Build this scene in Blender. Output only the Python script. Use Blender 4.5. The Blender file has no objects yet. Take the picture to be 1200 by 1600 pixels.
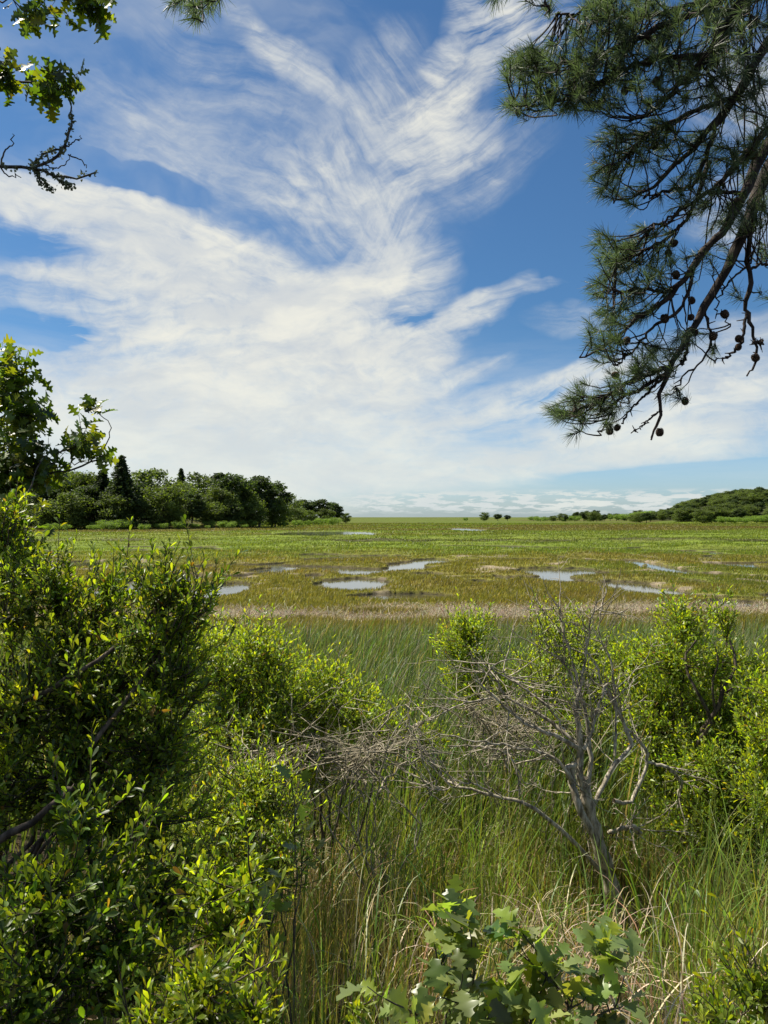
import bpy, math, random
import numpy as np
R = math.radians
S = bpy.context.scene
COL = S.collection

# ------------------------------------------------------------------ camera
CAM_H = 3.3
F = 1202.0                     # focal length in photograph pixels
HOR = 808.0                    # horizon row in the photograph
cam_d = bpy.data.cameras.new('camera')
cam = bpy.data.objects.new('camera', cam_d)
COL.objects.link(cam)
S.camera = cam
cam.location = (0, 0, CAM_H)
cam.rotation_euler = (R(90) + math.atan((HOR - 800) / F), 0, 0)
cam_d.sensor_fit = 'VERTICAL'
cam_d.sensor_height = 24
cam_d.lens = 24 * F / 1600
cam_d.clip_start = 0.05
cam_d.clip_end = 20000

# ------------------------------------------------------------------ light, sky, exposure
SUN_AZ = -64.0                 # degrees, left of the view direction (+Y)
SUN_EL = 57.0
S.view_settings.view_transform = 'Standard'
S.view_settings.look = 'None'
S.view_settings.gamma = 1
S.view_settings.exposure = 0.7
sun_d = bpy.data.lights.new('sun', 'SUN')
sun_d.energy = 5.0
sun_d.angle = R(0.6)
sun_d.color = (1.0, 0.93, 0.80)
sun = bpy.data.objects.new('sun', sun_d)
COL.objects.link(sun)
sun.rotation_euler = (R(90 - SUN_EL), 0, R(180 - SUN_AZ))   # lamp's -Z runs from the sun to the scene
SUNV = np.array([math.sin(R(SUN_AZ)) * math.cos(R(SUN_EL)), math.cos(R(SUN_AZ)) * math.cos(R(SUN_EL)), math.sin(R(SUN_EL))])

S.render.engine = 'CYCLES'
S.cycles.max_bounces = 7
S.cycles.diffuse_bounces = 3
S.cycles.glossy_bounces = 2
S.cycles.transmission_bounces = 5
S.cycles.transparent_max_bounces = 4
S.cycles.caustics_reflective = False
S.cycles.caustics_refractive = False
S.cycles.use_adaptive_sampling = False
S.cycles.sample_clamp_indirect = 4
S.cycles.use_denoising = True
S.cycles.denoiser = 'OPENIMAGEDENOISE'
S.cycles.denoising_prefilter = 'ACCURATE'


class NT:
    """small helper to write node trees as expressions"""
    def __init__(s, nt):
        s.nt = nt

    def n(s, typ, **kw):
        x = s.nt.nodes.new(typ)
        for k, v in kw.items():
            setattr(x, k, v)
        return x

    def put(s, sock, v):
        if isinstance(v, bpy.types.NodeSocket):
            s.nt.links.new(v, sock)
        elif v is not None:
            sock.default_value = v

    def m(s, op, a, b=None, c=None, clamp=False):
        x = s.n('ShaderNodeMath', operation=op, use_clamp=clamp)
        s.put(x.inputs[0], a)
        if b is not None: s.put(x.inputs[1], b)
        if c is not None: s.put(x.inputs[2], c)
        return x.outputs[0]

    def vm(s, op, a, b=None, scale=None):
        x = s.n('ShaderNodeVectorMath', operation=op)
        s.put(x.inputs[0], a)
        if b is not None: s.put(x.inputs[1], b)
        if scale is not None: s.put(x.inputs['Scale'], scale)
        return x.outputs['Value'] if op in ('LENGTH', 'DOT_PRODUCT', 'DISTANCE') else x.outputs[0]

    def noise(s, vec, scale, detail=3, rough=0.5, dist=0.0, out='Fac', dim='3D', w=None):
        x = s.n('ShaderNodeTexNoise', noise_dimensions=dim)
        s.put(x.inputs['Vector'], vec)
        s.put(x.inputs['Scale'], scale)
        x.inputs['Detail'].default_value = detail
        x.inputs['Roughness'].default_value = rough
        x.inputs['Distortion'].default_value = dist
        return x.outputs[out]

    def ss(s, v, a, b, lo=0.0, hi=1.0):
        x = s.n('ShaderNodeMapRange', interpolation_type='SMOOTHSTEP')
        s.put(x.inputs[0], v)
        x.inputs[1].default_value = a; x.inputs[2].default_value = b
        x.inputs[3].default_value = lo; x.inputs[4].default_value = hi
        return x.outputs[0]

    def mix(s, f, a, b, mode='MIX'):
        x = s.n('ShaderNodeMix', data_type='RGBA', blend_type=mode)
        s.put(x.inputs[0], f)
        s.put(x.inputs[6], a if isinstance(a, bpy.types.NodeSocket) else (*a, 1))
        s.put(x.inputs[7], b if isinstance(b, bpy.types.NodeSocket) else (*b, 1))
        return x.outputs[2]

    def xyz(s, x, y, z):
        c = s.n('ShaderNodeCombineXYZ')
        s.put(c.inputs[0], x); s.put(c.inputs[1], y); s.put(c.inputs[2], z)
        return c.outputs[0]


def azel(px, py):
    x = (px - 600) / F
    z = (HOR - py) / F
    return math.degrees(math.atan(x)), math.degrees(math.atan2(z, math.hypot(1, x)))


#  cirrus strands of the sky, each a long soft streak: start, end, half width, density, fibre contrast
#  (start and end are written as rows and columns of the photograph and turned into azimuth and elevation)
STRANDS = [
    # big mass coming in from the left
    (-80, 275, 440, 400, 42, 1.5, .5), (-80, 270, 250, 330, 30, .6, .6),
    (-60, 440, 520, 455, 58, .9, .6), (120, 350, 560, 500, 62, 1.0, .6), (-80, 405, 330, 445, 11, .9, .6), (180, 300, 445, 392, 13, 1.0, .5), (60, 560, 560, 430, 16, .8, .7),
    (-60, 600, 620, 540, 85, .9, .5),
    (330, 540, 700, 425, 60, 1.5, .55), (380, 500, 700, 390, 32, 1.3, .75), (480, 620, 720, 540, 55, 1.1, .5),
    (200, 640, 700, 660, 120, 1.4, .25), (-60, 690, 500, 700, 110, 1.4, .2),
    # wisps going up from its right end
    (560, 470, 650, 300, 55, .65, .9), (640, 430, 560, 270, 45, .5, .9), (600, 300, 790, 180, 30, .95, .95),
    (585, 255, 740, 130, 34, .7, .95), (560, 380, 470, 210, 60, .25, .8), (650, 330, 860, 190, 45, .3, .8),
    (500, 150, 640, 300, 60, .26, .95), (340, -5, 560, 165, 22, .75, .8), (180, 10, 520, 190, 45, .2, .9),
    (150, 200, 620, 330, 60, .22, .7), (560, 60, 640, 170, 70, .3, .9),
    # bright tufts at the top
    (705, 60, 900, -10, 56, 1.2, .9), (650, 90, 730, 80, 18, .8, .9), (640, 200, 760, 90, 50, .5, .9),
    # feathers on the right
    (560, 560, 830, 430, 20, 1.1, .6), (640, 530, 790, 478, 17, .8, .7), (600, 640, 800, 555, 17, .8, .6),
    (640, 560, 720, 535, 22, .9, .6), (820, 485, 960, 510, 20, .4, .7), (800, 440, 880, 438, 7, .35, .6),
    # sheet towards the horizon
    (560, 700, 1000, 575, 34, 1.0, .6), (700, 730, 1300, 590, 40, 1.1, .55), (900, 720, 1300, 640, 22, .8, .6), (760, 650, 1040, 540, 20, .7, .7), (800, 690, 1260, 680, 26, .8, .4),
    (960, 620, 1300, 560, 40, .9, .4), (400, 745, 900, 725, 30, 1.1, .3), (-60, 780, 560, 770, 45, .8, .2),
    (1020, 560, 1300, 480, 30, .7, .5), (600, 735, 1300, 705, 20, .7, .4), (1080, 110, 1300, 160, 60, .5, .9),
    (1080, 330, 1300, 330, 50, .4, .9), (250, 130, 620, 250, 80, .10, .9), (60, 120, 420, 260, 50, .15, .9),
    # clear gaps
    (-80, 500, 190, 528, 20, -1.1, .7), (-80, 345, 170, 385, 24, -.45, .9), (560, 505, 690, 480, 16, -.8, .5), (780, 640, 900, 600, 14, -1.6, .3), (880, 745, 1300, 725, 12, -1.6, .3),
    (20, 215, 330, 310, 18, -1.2, .3), (380, 220, 600, 420, 70, .30, .8), (120, 120, 420, 330, 70, .14, .9), (420, 60, 760, 330, 110, .07, .8),
]


def build_world():
    w = bpy.data.worlds.new('World')
    S.world = w
    w.use_nodes = True
    nt = w.node_tree
    nt.nodes.clear()
    t = NT(nt)
    sky = t.n('ShaderNodeTexSky', sky_type='NISHITA')
    sky.sun_disc = False
    sky.sun_elevation = R(SUN_EL)
    sky.sun_rotation = R(SUN_AZ)
    sky.altitude = 0
    sky.air_density = 1.0
    sky.dust_density = 0.6
    sky.ozone_density = 2.5
    d = t.vm('NORMALIZE', t.n('ShaderNodeTexCoord').outputs['Generated'])
    sep = t.n('ShaderNodeSeparateXYZ')
    nt.links.new(d, sep.inputs[0])
    az = t.m('MULTIPLY', t.m('ARCTAN2', sep.outputs[0], sep.outputs[1]), 57.29578)
    el = t.m('MULTIPLY', t.m('ARCSINE', sep.outputs[2]), 57.29578)
    p0 = t.xyz(az, el, 0.0)
    # the air bends the strands
    wa = t.noise(p0, 0.16, 3, .55, out='Color')
    wa = t.vm('SUBTRACT', wa, (.5, .5, .5))
    wb = t.noise(p0, 0.55, 3, .5, out='Color')
    wb = t.vm('SUBTRACT', wb, (.5, .5, .5))
    amp = t.ss(el, 2, 16, .15, 1.0)
    p = t.vm('ADD', p0, t.vm('SCALE', t.vm('ADD', t.vm('SCALE', wa, scale=3.2), t.vm('SCALE', wb, scale=.8)), scale=amp))
    p = t.vm('MULTIPLY', p, (1, 1, 0))
    wc = t.vm('SUBTRACT', t.noise(p0, 0.075, 2, .45, out='Color'), (.5, .5, .5))
    wd = t.vm('SUBTRACT', t.noise(p0, 0.9, 2, .5, out='Color'), (.5, .5, .5))
    pf = t.vm('MULTIPLY', t.vm('ADD', p0, t.vm('ADD', t.vm('SCALE', wc, scale=5.0), t.vm('SCALE', wd, scale=.45))), (1, 1, 0))
    curd = t.ss(t.noise(t.vm('MULTIPLY', pf, (.6, 1.0, 1)), .8, 7, .66, .6), .34, .68, .66, 1.34)      # small curdled detail
    # strand group
    g = bpy.data.node_groups.new('cirrus_strand', 'ShaderNodeTree')
    for nm, ty in (('P', 'NodeSocketVector'), ('Q', 'NodeSocketVector'), ('Centre', 'NodeSocketVector'), ('Rot', 'NodeSocketVector'), ('Size', 'NodeSocketVector'),
                   ('Density', 'NodeSocketFloat'), ('Fibre', 'NodeSocketFloat'), ('Acc', 'NodeSocketFloat')):
        g.interface.new_socket(nm, in_out='INPUT', socket_type=ty)
    g.interface.new_socket('Fac', in_out='OUTPUT', socket_type='NodeSocketFloat')
    q = NT(g)
    gi = q.n('NodeGroupInput'); go = q.n('NodeGroupOutput')
    mp = q.n('ShaderNodeMapping', vector_type='TEXTURE')
    tiny = q.m('MULTIPLY', gi.outputs['Acc'], 1e-9)      # makes each strand wait for the one before it (node stack size)
    g.links.new(q.vm('ADD', gi.outputs['P'], tiny), mp.inputs[0])
    for a, b in (('Centre', 1), ('Rot', 2), ('Size', 3)):
        g.links.new(gi.outputs[a], mp.inputs[b])
    v = mp.outputs[0]
    r2 = q.vm('DOT_PRODUCT', v, v)
    fall = q.m('POWER', q.m('MAXIMUM', q.m('SUBTRACT', 1.0, r2), 0.0), 1.3)
    mq = q.n('ShaderNodeMapping', vector_type='TEXTURE')
    g.links.new(q.vm('ADD', gi.outputs['Q'], tiny), mq.inputs[0])
    for a, b in (('Centre', 1), ('Rot', 2)):
        g.links.new(gi.outputs[a], mq.inputs[b])
    sized = q.vm('ADD', q.vm('MULTIPLY', mq.outputs[0], (.085, .95, 1)), gi.outputs['Centre'])
    nz = q.noise(sized, 1.0, 6, .62, dist=.25)
    fib = q.m('MULTIPLY', q.m('SUBTRACT', nz, .5), 6.5)
    f2 = q.m('MAXIMUM', q.m('ADD', 1.0, q.m('MULTIPLY', fib, gi.outputs['Fibre'])), 0.0)
    out = q.m('ADD', gi.outputs['Acc'], q.m('MULTIPLY', q.m('MULTIPLY', fall, f2), gi.outputs['Density']))
    g.links.new(out, go.inputs[0])
    total = None
    for (x1, y1, x2, y2, hw, dens, fb) in STRANDS:
        a1, e1 = azel(x1, y1); a2, e2 = azel(x2, y2)
        L = math.hypot(a2 - a1, e2 - e1)
        k = t.n('ShaderNodeGroup'); k.node_tree = g
        nt.links.new(p, k.inputs['P']); nt.links.new(pf, k.inputs['Q'])
        k.inputs['Centre'].default_value = ((a1 + a2) / 2, (e1 + e2) / 2, 0)
        k.inputs['Rot'].default_value = (0, 0, math.atan2(e2 - e1, a2 - a1))
        k.inputs['Size'].default_value = (L / 2 * 1.18, hw / F * 57.3 * 1.35, 1)
        k.inputs['Density'].default_value = dens
        k.inputs['Fibre'].default_value = fb
        if total is not None: nt.links.new(total, k.inputs['Acc'])
        total = k.outputs[0]
    # thin veil and the clouds beyond the framed part of the sky
    veil = t.ss(t.noise(t.vm('MULTIPLY', p, (.05, .12, 1)), 1.0, 5, .6, .6), .42, .75, 0, .35)
    behind = t.ss(t.m('ABSOLUTE', az), 32, 50)
    veil = t.m('ADD', t.m('MULTIPLY', veil, t.ss(az, -8, 8, 1.0, .0)), t.m('MULTIPLY', veil, t.m('MULTIPLY', behind, 2.5)))
    # white haze low over the land, thickest at the left
    lowm = t.m('MULTIPLY', t.m('MULTIPLY', t.ss(el, 1.0, 15, 1, 0), t.ss(az, -2, 22, 1.0, .12)), t.m('MAXIMUM', t.ss(el, 1.2, 3.0, .3, 1.0), t.ss(az, -14, -3, 1, 0)))
    lown = t.ss(t.noise(t.vm('MULTIPLY', p0, (.07, .55, 1)), 1.0, 6, .62, .3), .34, .66, .1, 1.5)
    low = t.m('MULTIPLY', lowm, lown)
    # far cumulus bank just above the horizon
    cn = t.noise(t.vm('MULTIPLY', p0, (.45, 2.6, 1)), 1.0, 6, .65, .2)
    bank = t.m('MULTIPLY', t.m('MULTIPLY', t.ss(el, .15, .9), t.ss(el, 1.3, 2.1, 1, 0)), t.ss(cn, .46, .56, 0, 3.2))
    bank = t.m('MULTIPLY', bank, t.ss(az, -4, 0))
    tot = t.m('ADD', t.m('ADD', t.m('POWER', t.m('MAXIMUM', t.m('MULTIPLY', t.m('MULTIPLY', total, 1.12), curd), 0.0), 1.12), veil), t.m('ADD', low, bank))
    op = t.m('SUBTRACT', 1.0, t.m('EXPONENT', t.m('MULTIPLY', tot, -1.0)))
    op = t.m('MULTIPLY', op, .97)
    shade = t.noise(t.vm('MULTIPLY', p, (.11, .28, 1)), 1.0, 5, .6, .3)
    up = t.ss(el, 1, 13)
    ccol = t.mix(t.ss(shade, .36, .66), (6.6, 6.9, 7.0), (8.9, 8.75, 7.75))
    ccol = t.mix(up, t.mix(.55, ccol, (7.0, 7.7, 7.6)), ccol)
    skyc = t.mix(1.0, sky.outputs[0], t.mix(t.ss(el, 0, 14), (.86, 1.1, 1.42), (.48, .77, .98)), 'MULTIPLY')
    col = t.mix(op, skyc, ccol)
    bg = t.n('ShaderNodeBackground')
    nt.links.new(col, bg.inputs[0])
    bg.inputs[1].default_value = 0.062
    o = t.n('ShaderNodeOutputWorld')
    nt.links.new(bg.outputs[0], o.inputs[0])
    w.cycles.sampling_method = 'MANUAL'
    w.cycles.sample_map_resolution = 512


build_world()

# ------------------------------------------------------------------ helpers
rng = np.random.default_rng(7)


def P(px, py, d):
    """world point seen at a photograph pixel, d metres ahead"""
    return np.array([(px - 600) / F * d, d, CAM_H + (HOR - py) / F * d])


def h2(ix, iy, seed):
    x = (ix.astype(np.int64) * 374761393 + iy.astype(np.int64) * 668265263 + seed * 974634777) & 0xFFFFFFFF
    x = ((x ^ (x >> 13)) * 1274126177) & 0xFFFFFFFF
    return ((x ^ (x >> 16)) & 0xFFFFFF) / float(0xFFFFFF)


def vnoise(x, y, seed=0):
    x = np.asarray(x, float); y = np.asarray(y, float)
    ix = np.floor(x); iy = np.floor(y)
    fx = x - ix; fy = y - iy
    fx = fx * fx * (3 - 2 * fx); fy = fy * fy * (3 - 2 * fy)
    a = h2(ix, iy, seed); b = h2(ix + 1, iy, seed); c = h2(ix, iy + 1, seed); d = h2(ix + 1, iy + 1, seed)
    return (a * (1 - fx) + b * fx) * (1 - fy) + (c * (1 - fx) + d * fx) * fy


def fbm(x, y, seed=0, o=4):
    r = 0; a = .5; s = 0
    for i in range(o):
        r = r + a * vnoise(x, y, seed + i * 17)
        s += a; a *= .5
        x = x * 2.03 + 5.1; y = y * 2.03 + 3.7
    return r / s


def sst(v, a, b):
    t = np.clip((v - a) / (b - a), 0, 1)
    return t * t * (3 - 2 * t)


def norm(v):
    return v / np.maximum(np.linalg.norm(v, axis=-1, keepdims=True), 1e-9)


def mesh_obj(name, v, f, mat, parent=None, col=None, smooth=False, loc=None):
    """v (n,3), f (m,3 or 4), col (n,3) base tint per vertex"""
    v = np.asarray(v, np.float32)
    if loc is not None:
        v = v - np.asarray(loc, np.float32)
    me = bpy.data.meshes.new(name)
    k = f.shape[1]
    me.vertices.add(len(v)); me.vertices.foreach_set('co', v.ravel())
    me.loops.add(f.size); me.loops.foreach_set('vertex_index', f.astype(np.int32).ravel())
    me.polygons.add(len(f))
    me.polygons.foreach_set('loop_start', np.arange(0, f.size, k, dtype=np.int32))
    me.polygons.foreach_set('loop_total', np.full(len(f), k, np.int32))
    if smooth:
        me.polygons.foreach_set('use_smooth', np.ones(len(f), bool))
    if col is not None:
        a = me.attributes.new('tint', 'FLOAT_COLOR', 'POINT')
        a.data.foreach_set('color', np.concatenate([col, np.ones((len(col), 1))], 1).astype(np.float32).ravel())
    me.update(calc_edges=True)
    me.materials.append(mat)
    o = bpy.data.objects.new(name, me)
    COL.objects.link(o)
    if parent is not None:
        o.parent = parent
    if loc is not None and parent is None:
        o.location = loc
    return o


def tag(o, label=None, cat=None, group=None, kind=None):
    if label: o['label'] = label
    if cat: o['category'] = cat
    if group: o['group'] = group
    if kind: o['kind'] = kind
    return o


def thing(name, loc, label, cat, group=None):
    o = bpy.data.objects.new(name, None)
    o.empty_display_size = .3
    COL.objects.link(o)
    o.location = loc
    return tag(o, label, cat, group)


class Tubes:
    def __init__(s):
        s.v = []; s.f = []; s.n = 0

    def add(s, pts, rad, sides=5):
        pts = np.asarray(pts, float); rad = np.broadcast_to(np.asarray(rad, float), (len(pts),))
        t = norm(np.gradient(pts, axis=0))
        m = norm(pts[-1] - pts[0])
        ref = np.array([0, 0, 1.0]) if abs(m[2]) < .8 else np.array([1.0, .2, 0])
        a = norm(np.cross(t, ref)); b = np.cross(t, a)
        an = np.linspace(0, 2 * math.pi, sides, endpoint=False)
        ring = pts[:, None] + rad[:, None, None] * (np.cos(an)[None, :, None] * a[:, None] + np.sin(an)[None, :, None] * b[:, None])
        k = len(pts)
        i = np.arange(k - 1)[:, None] * sides; j = np.arange(sides)[None]; j2 = (j + 1) % sides
        f = np.stack([i + j, i + j2, i + sides + j2, i + sides + j], -1).reshape(-1, 4) + s.n
        s.v.append(ring.reshape(-1, 3)); s.f.append(f); s.n += k * sides

    def build(s, name, mat, parent=None, loc=None, smooth=True):
        return mesh_obj(name, np.concatenate(s.v), np.concatenate(s.f), mat, parent, smooth=smooth, loc=loc)


def inst(tv, tf, pos, yd, zd, sc):
    """copies of a template placed at pos with axis yd and face normal zd"""
    yd = norm(yd); zd = norm(zd - (zd * yd).sum(-1, keepdims=True) * yd); xd = np.cross(yd, zd)
    sc = np.asarray(sc)
    if sc.ndim == 1: sc = np.repeat(sc[:, None], 3, 1)
    t = tv[None] * sc[:, None, :]
    v = pos[:, None] + t[..., 0:1] * xd[:, None] + t[..., 1:2] * yd[:, None] + t[..., 2:3] * zd[:, None]
    f = tf[None] + (np.arange(len(pos)) * len(tv))[:, None, None]
    return v.reshape(-1, 3), f.reshape(-1, tf.shape[1])


def leaf_template(out, fold=.35, curl=.25, wav=0.0):
    out = np.array(out, float)
    k = len(out)
    v = []
    for (x, y) in out:
        z = fold * x - curl * y * y + wav * math.sin(y * 17) * x
        v += [(0, y, -curl * y * y), (x, y, z), (-x, y, z * 1.0 - 2 * wav * math.sin(y * 17) * x)]
    f = []
    for i in range(k - 1):
        m, r, l = 3 * i, 3 * i + 1, 3 * i + 2
        M, Rr, Ll = m + 3, r + 3, l + 3
        f += [(m, r, Rr), (m, Rr, M), (m, M, Ll), (m, Ll, l)]
    return np.array(v), np.array(f)


SHRUB_LEAF = leaf_template([(.006, 0), (.045, .18), (.13, .5), (.165, .72), (.11, .92), (.0, 1.0)], .45, .18)
NARROW_LEAF = leaf_template([(.006, 0), (.09, .3), (.135, .6), (.0, 1.0)], .3, .2)
OAK_LEAF = leaf_template([(.008, 0), (.012, .12), (.07, .17), (.24, .22), (.27, .27), (.11, .34), (.10, .39), (.30, .47), (.40, .50), (.38, .56),
                          (.15, .61), (.12, .66), (.25, .73), (.30, .80), (.13, .84), (.10, .88), (.12, .94), (.0, 1.0)], .38, .30, .06)
BROAD_OAK = leaf_template([(.008, 0), (.012, .10), (.10, .17), (.23, .22), (.22, .27), (.13, .33), (.30, .41), (.44, .48), (.39, .53), (.19, .57),
                           (.22, .62), (.38, .70), (.37, .76), (.15, .81), (.14, .86), (.17, .94), (.0, 1.0)], .26, .30, .07)
CLUMP = (np.array([(-.5, 0, 0), (.5, .1, .1), (.35, .9, -.1), (-.3, 1.0, .12), (0, .5, .18)]), np.array([(0, 1, 4), (1, 2, 4), (2, 3, 4), (3, 0, 4)]))


def bez(a, b, c, d, n):
    t = np.linspace(0, 1, n)[:, None]
    return (1 - t) ** 3 * a + 3 * (1 - t) ** 2 * t * b + 3 * (1 - t) * t * t * c + t ** 3 * d


def wob(pts, amp, rs):
    n = len(pts)
    w = rs.normal(size=(n, 3)) * amp
    w[0] = 0
    k = np.linspace(0, 1, n)[:, None]
    return pts + w * (.3 + .7 * k)


def smooth_path(pts, n):
    """Catmull-Rom through the points"""
    pts = np.asarray(pts, float)
    q = np.vstack([2 * pts[0] - pts[1], pts, 2 * pts[-1] - pts[-2]])
    m = len(pts) - 1
    out = []
    for u in np.linspace(0, m - 1e-6, n):
        i = int(u); t = u - i
        p0, p1, p2, p3 = q[i], q[i + 1], q[i + 2], q[i + 3]
        out.append(.5 * ((2 * p1) + (-p0 + p2) * t + (2 * p0 - 5 * p1 + 4 * p2 - p3) * t * t + (-p0 + 3 * p1 - 3 * p2 + p3) * t ** 3))
    return np.array(out)


# ------------------------------------------------------------------ materials
def base_mat(name):
    m = bpy.data.materials.new(name)
    m.use_nodes = True
    m.node_tree.nodes.clear()
    return m, NT(m.node_tree)


def leaf_mat(name, rough=.4, spec=.45, trans=.45, tgain=(1.5, 1.7, .6), vary=.25):
    m, t = base_mat(name)
    at = t.n('ShaderNodeAttribute', attribute_name='tint').outputs['Color']
    obj = t.n('ShaderNodeTexCoord').outputs['Object']
    nz = t.noise(obj, 9, 2)
    k = t.ss(nz, .3, .7, 1 - vary, 1 + vary)
    c = t.vm('SCALE', at, scale=k)
    pb = t.n('ShaderNodeBsdfPrincipled')
    t.put(pb.inputs['Base Color'], c)
    pb.inputs['Roughness'].default_value = rough
    pb.inputs['Specular IOR Level'].default_value = spec
    tr = t.n('ShaderNodeBsdfTranslucent')
    t.put(tr.inputs[0], t.vm('MULTIPLY', c, tgain))
    mx = t.n('ShaderNodeMixShader')
    mx.inputs[0].default_value = trans
    m.node_tree.links.new(pb.outputs[0], mx.inputs[1]); m.node_tree.links.new(tr.outputs[0], mx.inputs[2])
    o = t.n('ShaderNodeOutputMaterial')
    m.node_tree.links.new(mx.outputs[0], o.inputs[0])
    return m


def bark_mat(name, dark, light, scale=30, lichen=None, rough=.85, bump=.4):
    m, t = base_mat(name)
    obj = t.n('ShaderNodeTexCoord').outputs['Object']
    n1 = t.noise(t.vm('MULTIPLY', obj, (1, 1, .3)), scale, 5, .65)
    c = t.mix(t.ss(n1, .35, .65), dark, light)
    if lichen:
        n2 = t.noise(obj, scale * .35, 3, .6)
        c = t.mix(t.ss(n2, .56, .64), c, lichen)
    pb = t.n('ShaderNodeBsdfPrincipled')
    t.put(pb.inputs['Base Color'], c)
    pb.inputs['Roughness'].default_value = rough
    pb.inputs['Specular IOR Level'].default_value = .25
    b = t.n('ShaderNodeBump'); b.inputs['Strength'].default_value = bump; b.inputs['Distance'].default_value = .01
    t.put(b.inputs['Height'], n1); t.put(pb.inputs['Normal'], b.outputs[0])
    o = t.n('ShaderNodeOutputMaterial')
    m.node_tree.links.new(pb.outputs[0], o.inputs[0])
    return m


M_LEAF = leaf_mat('glossy_shrub_leaf', .38, .5, .55, (2.3, 2.1, .35))
M_OAK = leaf_mat('oak_leaf', .36, .6, .5, (2.0, 1.9, .4))
M_GRASS = leaf_mat('grass_blade', .45, .45, .5, (1.7, 1.6, .7), .15)
M_NEEDLE = leaf_mat('pine_needle', .5, .6, .4, (1.4, 1.5, .9), .2)
M_TREE = leaf_mat('tree_foliage', .6, .25, .45, (1.6, 1.7, .5), .3)
M_STRAW = leaf_mat('dead_straw', .7, .2, .25, (1, 1, 1), .2)
M_BARK = bark_mat('shrub_bark', (.035, .026, .019), (.13, .10, .075))
M_DEAD = bark_mat('weathered_grey_bark', (.14, .12, .080), (.46, .405, .29), 40)
M_BARE = bark_mat('grey_brown_bark', (.14, .115, .08), (.54, .48, .37), 34)
M_PINEBARK = bark_mat('pine_bark', (.018, .013, .011), (.07, .052, .042), 28, bump=.9)
M_OAKBARK = bark_mat('oak_bark', (.03, .025, .02), (.10, .085, .07), 30, lichen=(.16, .19, .13))
M_TRUNK = bark_mat('far_trunk_bark', (.03, .025, .02), (.12, .10, .085), 3)
M_LICHEN = leaf_mat('lichen', .9, .1, .2, (1, 1, 1))
M_CONE = bark_mat('cone_scale', (.035, .022, .014), (.14, .09, .06), 60)

# ------------------------------------------------------------------ terrain
# pools of the marsh: column and row range in the photograph, then how ragged
POOLS = [(425, 590, 829.5, 836.5), (700, 752, 825, 828.5), (398, 462, 884, 890), (640, 712, 872, 877), (612, 668, 877, 886),
         (508, 606, 902, 916), (524, 590, 886, 894), (805, 930, 885, 896), (945, 1040, 907, 924), (1000, 1022, 874, 882),
         (1008, 1052, 882, 891), (1143, 1182, 878, 884), (300, 385, 909, 928), (958, 988, 874, 877.5), (560, 700, 924, 932),
         (180, 300, 895, 925), (60, 150, 875, 890), (1190, 1300, 925, 935), (840, 900, 898, 905), (300, 340, 882, 886), (1100, 1200, 935, 941),
         (470, 530, 864, 866.5), (1060, 1110, 859, 863), (990, 1000, 866, 869), (775, 800, 898, 900.5), (640, 700, 893, 895), (720, 760, 905, 907), (1080, 1130, 893, 895), (1070, 1090, 903, 905), (470, 500, 896, 898), (870, 885, 868, 870), (560, 640, 866, 867.5), (910, 930, 872, 873.5)]


def ground_xy(px, py):
    d = CAM_H * F / (py - HOR)
    return (px - 600) / F * d, d


POOL_XY = []
for (a, b, c, d_) in POOLS:
    x1, y1 = ground_xy(a, c); x2, y2 = ground_xy(b, c); x3, y3 = ground_xy(a, d_); x4, _ = ground_xy(b, d_)
    POOL_XY.append(((x1 + x2 + x3 + x4) / 4, (y1 + y3) / 2 - .019 * y3, ((x2 - x1) + (x4 - x3)) / 4 * 1.04, (y1 - y3) / 2 + .022 * y3))


def pool_field(x, y):
    """>0 inside a pool; roughly metres from its edge"""
    wx = (fbm(x * .45, y * .45, 3, 3) - .5) * 4 + (fbm(x * 1.3, y * 1.3, 5, 3) - .5) * 2.6
    wy = (fbm(x * .45 + 40, y * .3, 9, 3) - .5) * 2.6 + (fbm(x * 1.3, y * 1.3, 15, 3) - .5) * 1.9
    best = np.full(np.shape(x), -50.0)
    for (cx, cy, rx, ry) in POOL_XY:
        k = np.clip(rx / 6, .35, 1.0)
        q = np.sqrt(((x + wx * k - cx) / rx) ** 2 + ((y + wy * np.clip(ry / 5, .3, 2) - cy) / ry) ** 2)
        best = np.maximum(best, (1 - q) * min(rx, ry))
    # narrow winding creeks between the hummocks
    n = fbm(x * .05 + 3, y * .085, 201, 3)
    creek = (.017 + .02 * (fbm(x * .15, y * .15, 207, 2) - .4) - np.abs(n - .5)) * 15
    creek = np.where((y > 31) & (y < 120), creek, -50.0)
    return np.maximum(best, creek)


BANK_Y = [-60, -5, 0, 1.5, 3.0, 4.0, 5.5, 7.5, 10, 15, 9000]
BANK_Z = [2.0, 1.75, 1.65, 1.45, 1.05, .80, .42, .12, .02, 0, 0]


def hill(x, y):
    """low wooded rises at the edges of the marsh"""
    h = 16 * sst(x - .315 * y, 0, 90) * sst(y, 390, 520)
    h = h + 5 * sst(-x - (12 + .085 * y) - 0 * y, 0, 60) * sst(y, 190, 260)
    h = h + 2.2 * sst(y, 1500, 2300) * (.5 + fbm(x * .002, y * .002, 77, 3))
    return h


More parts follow.
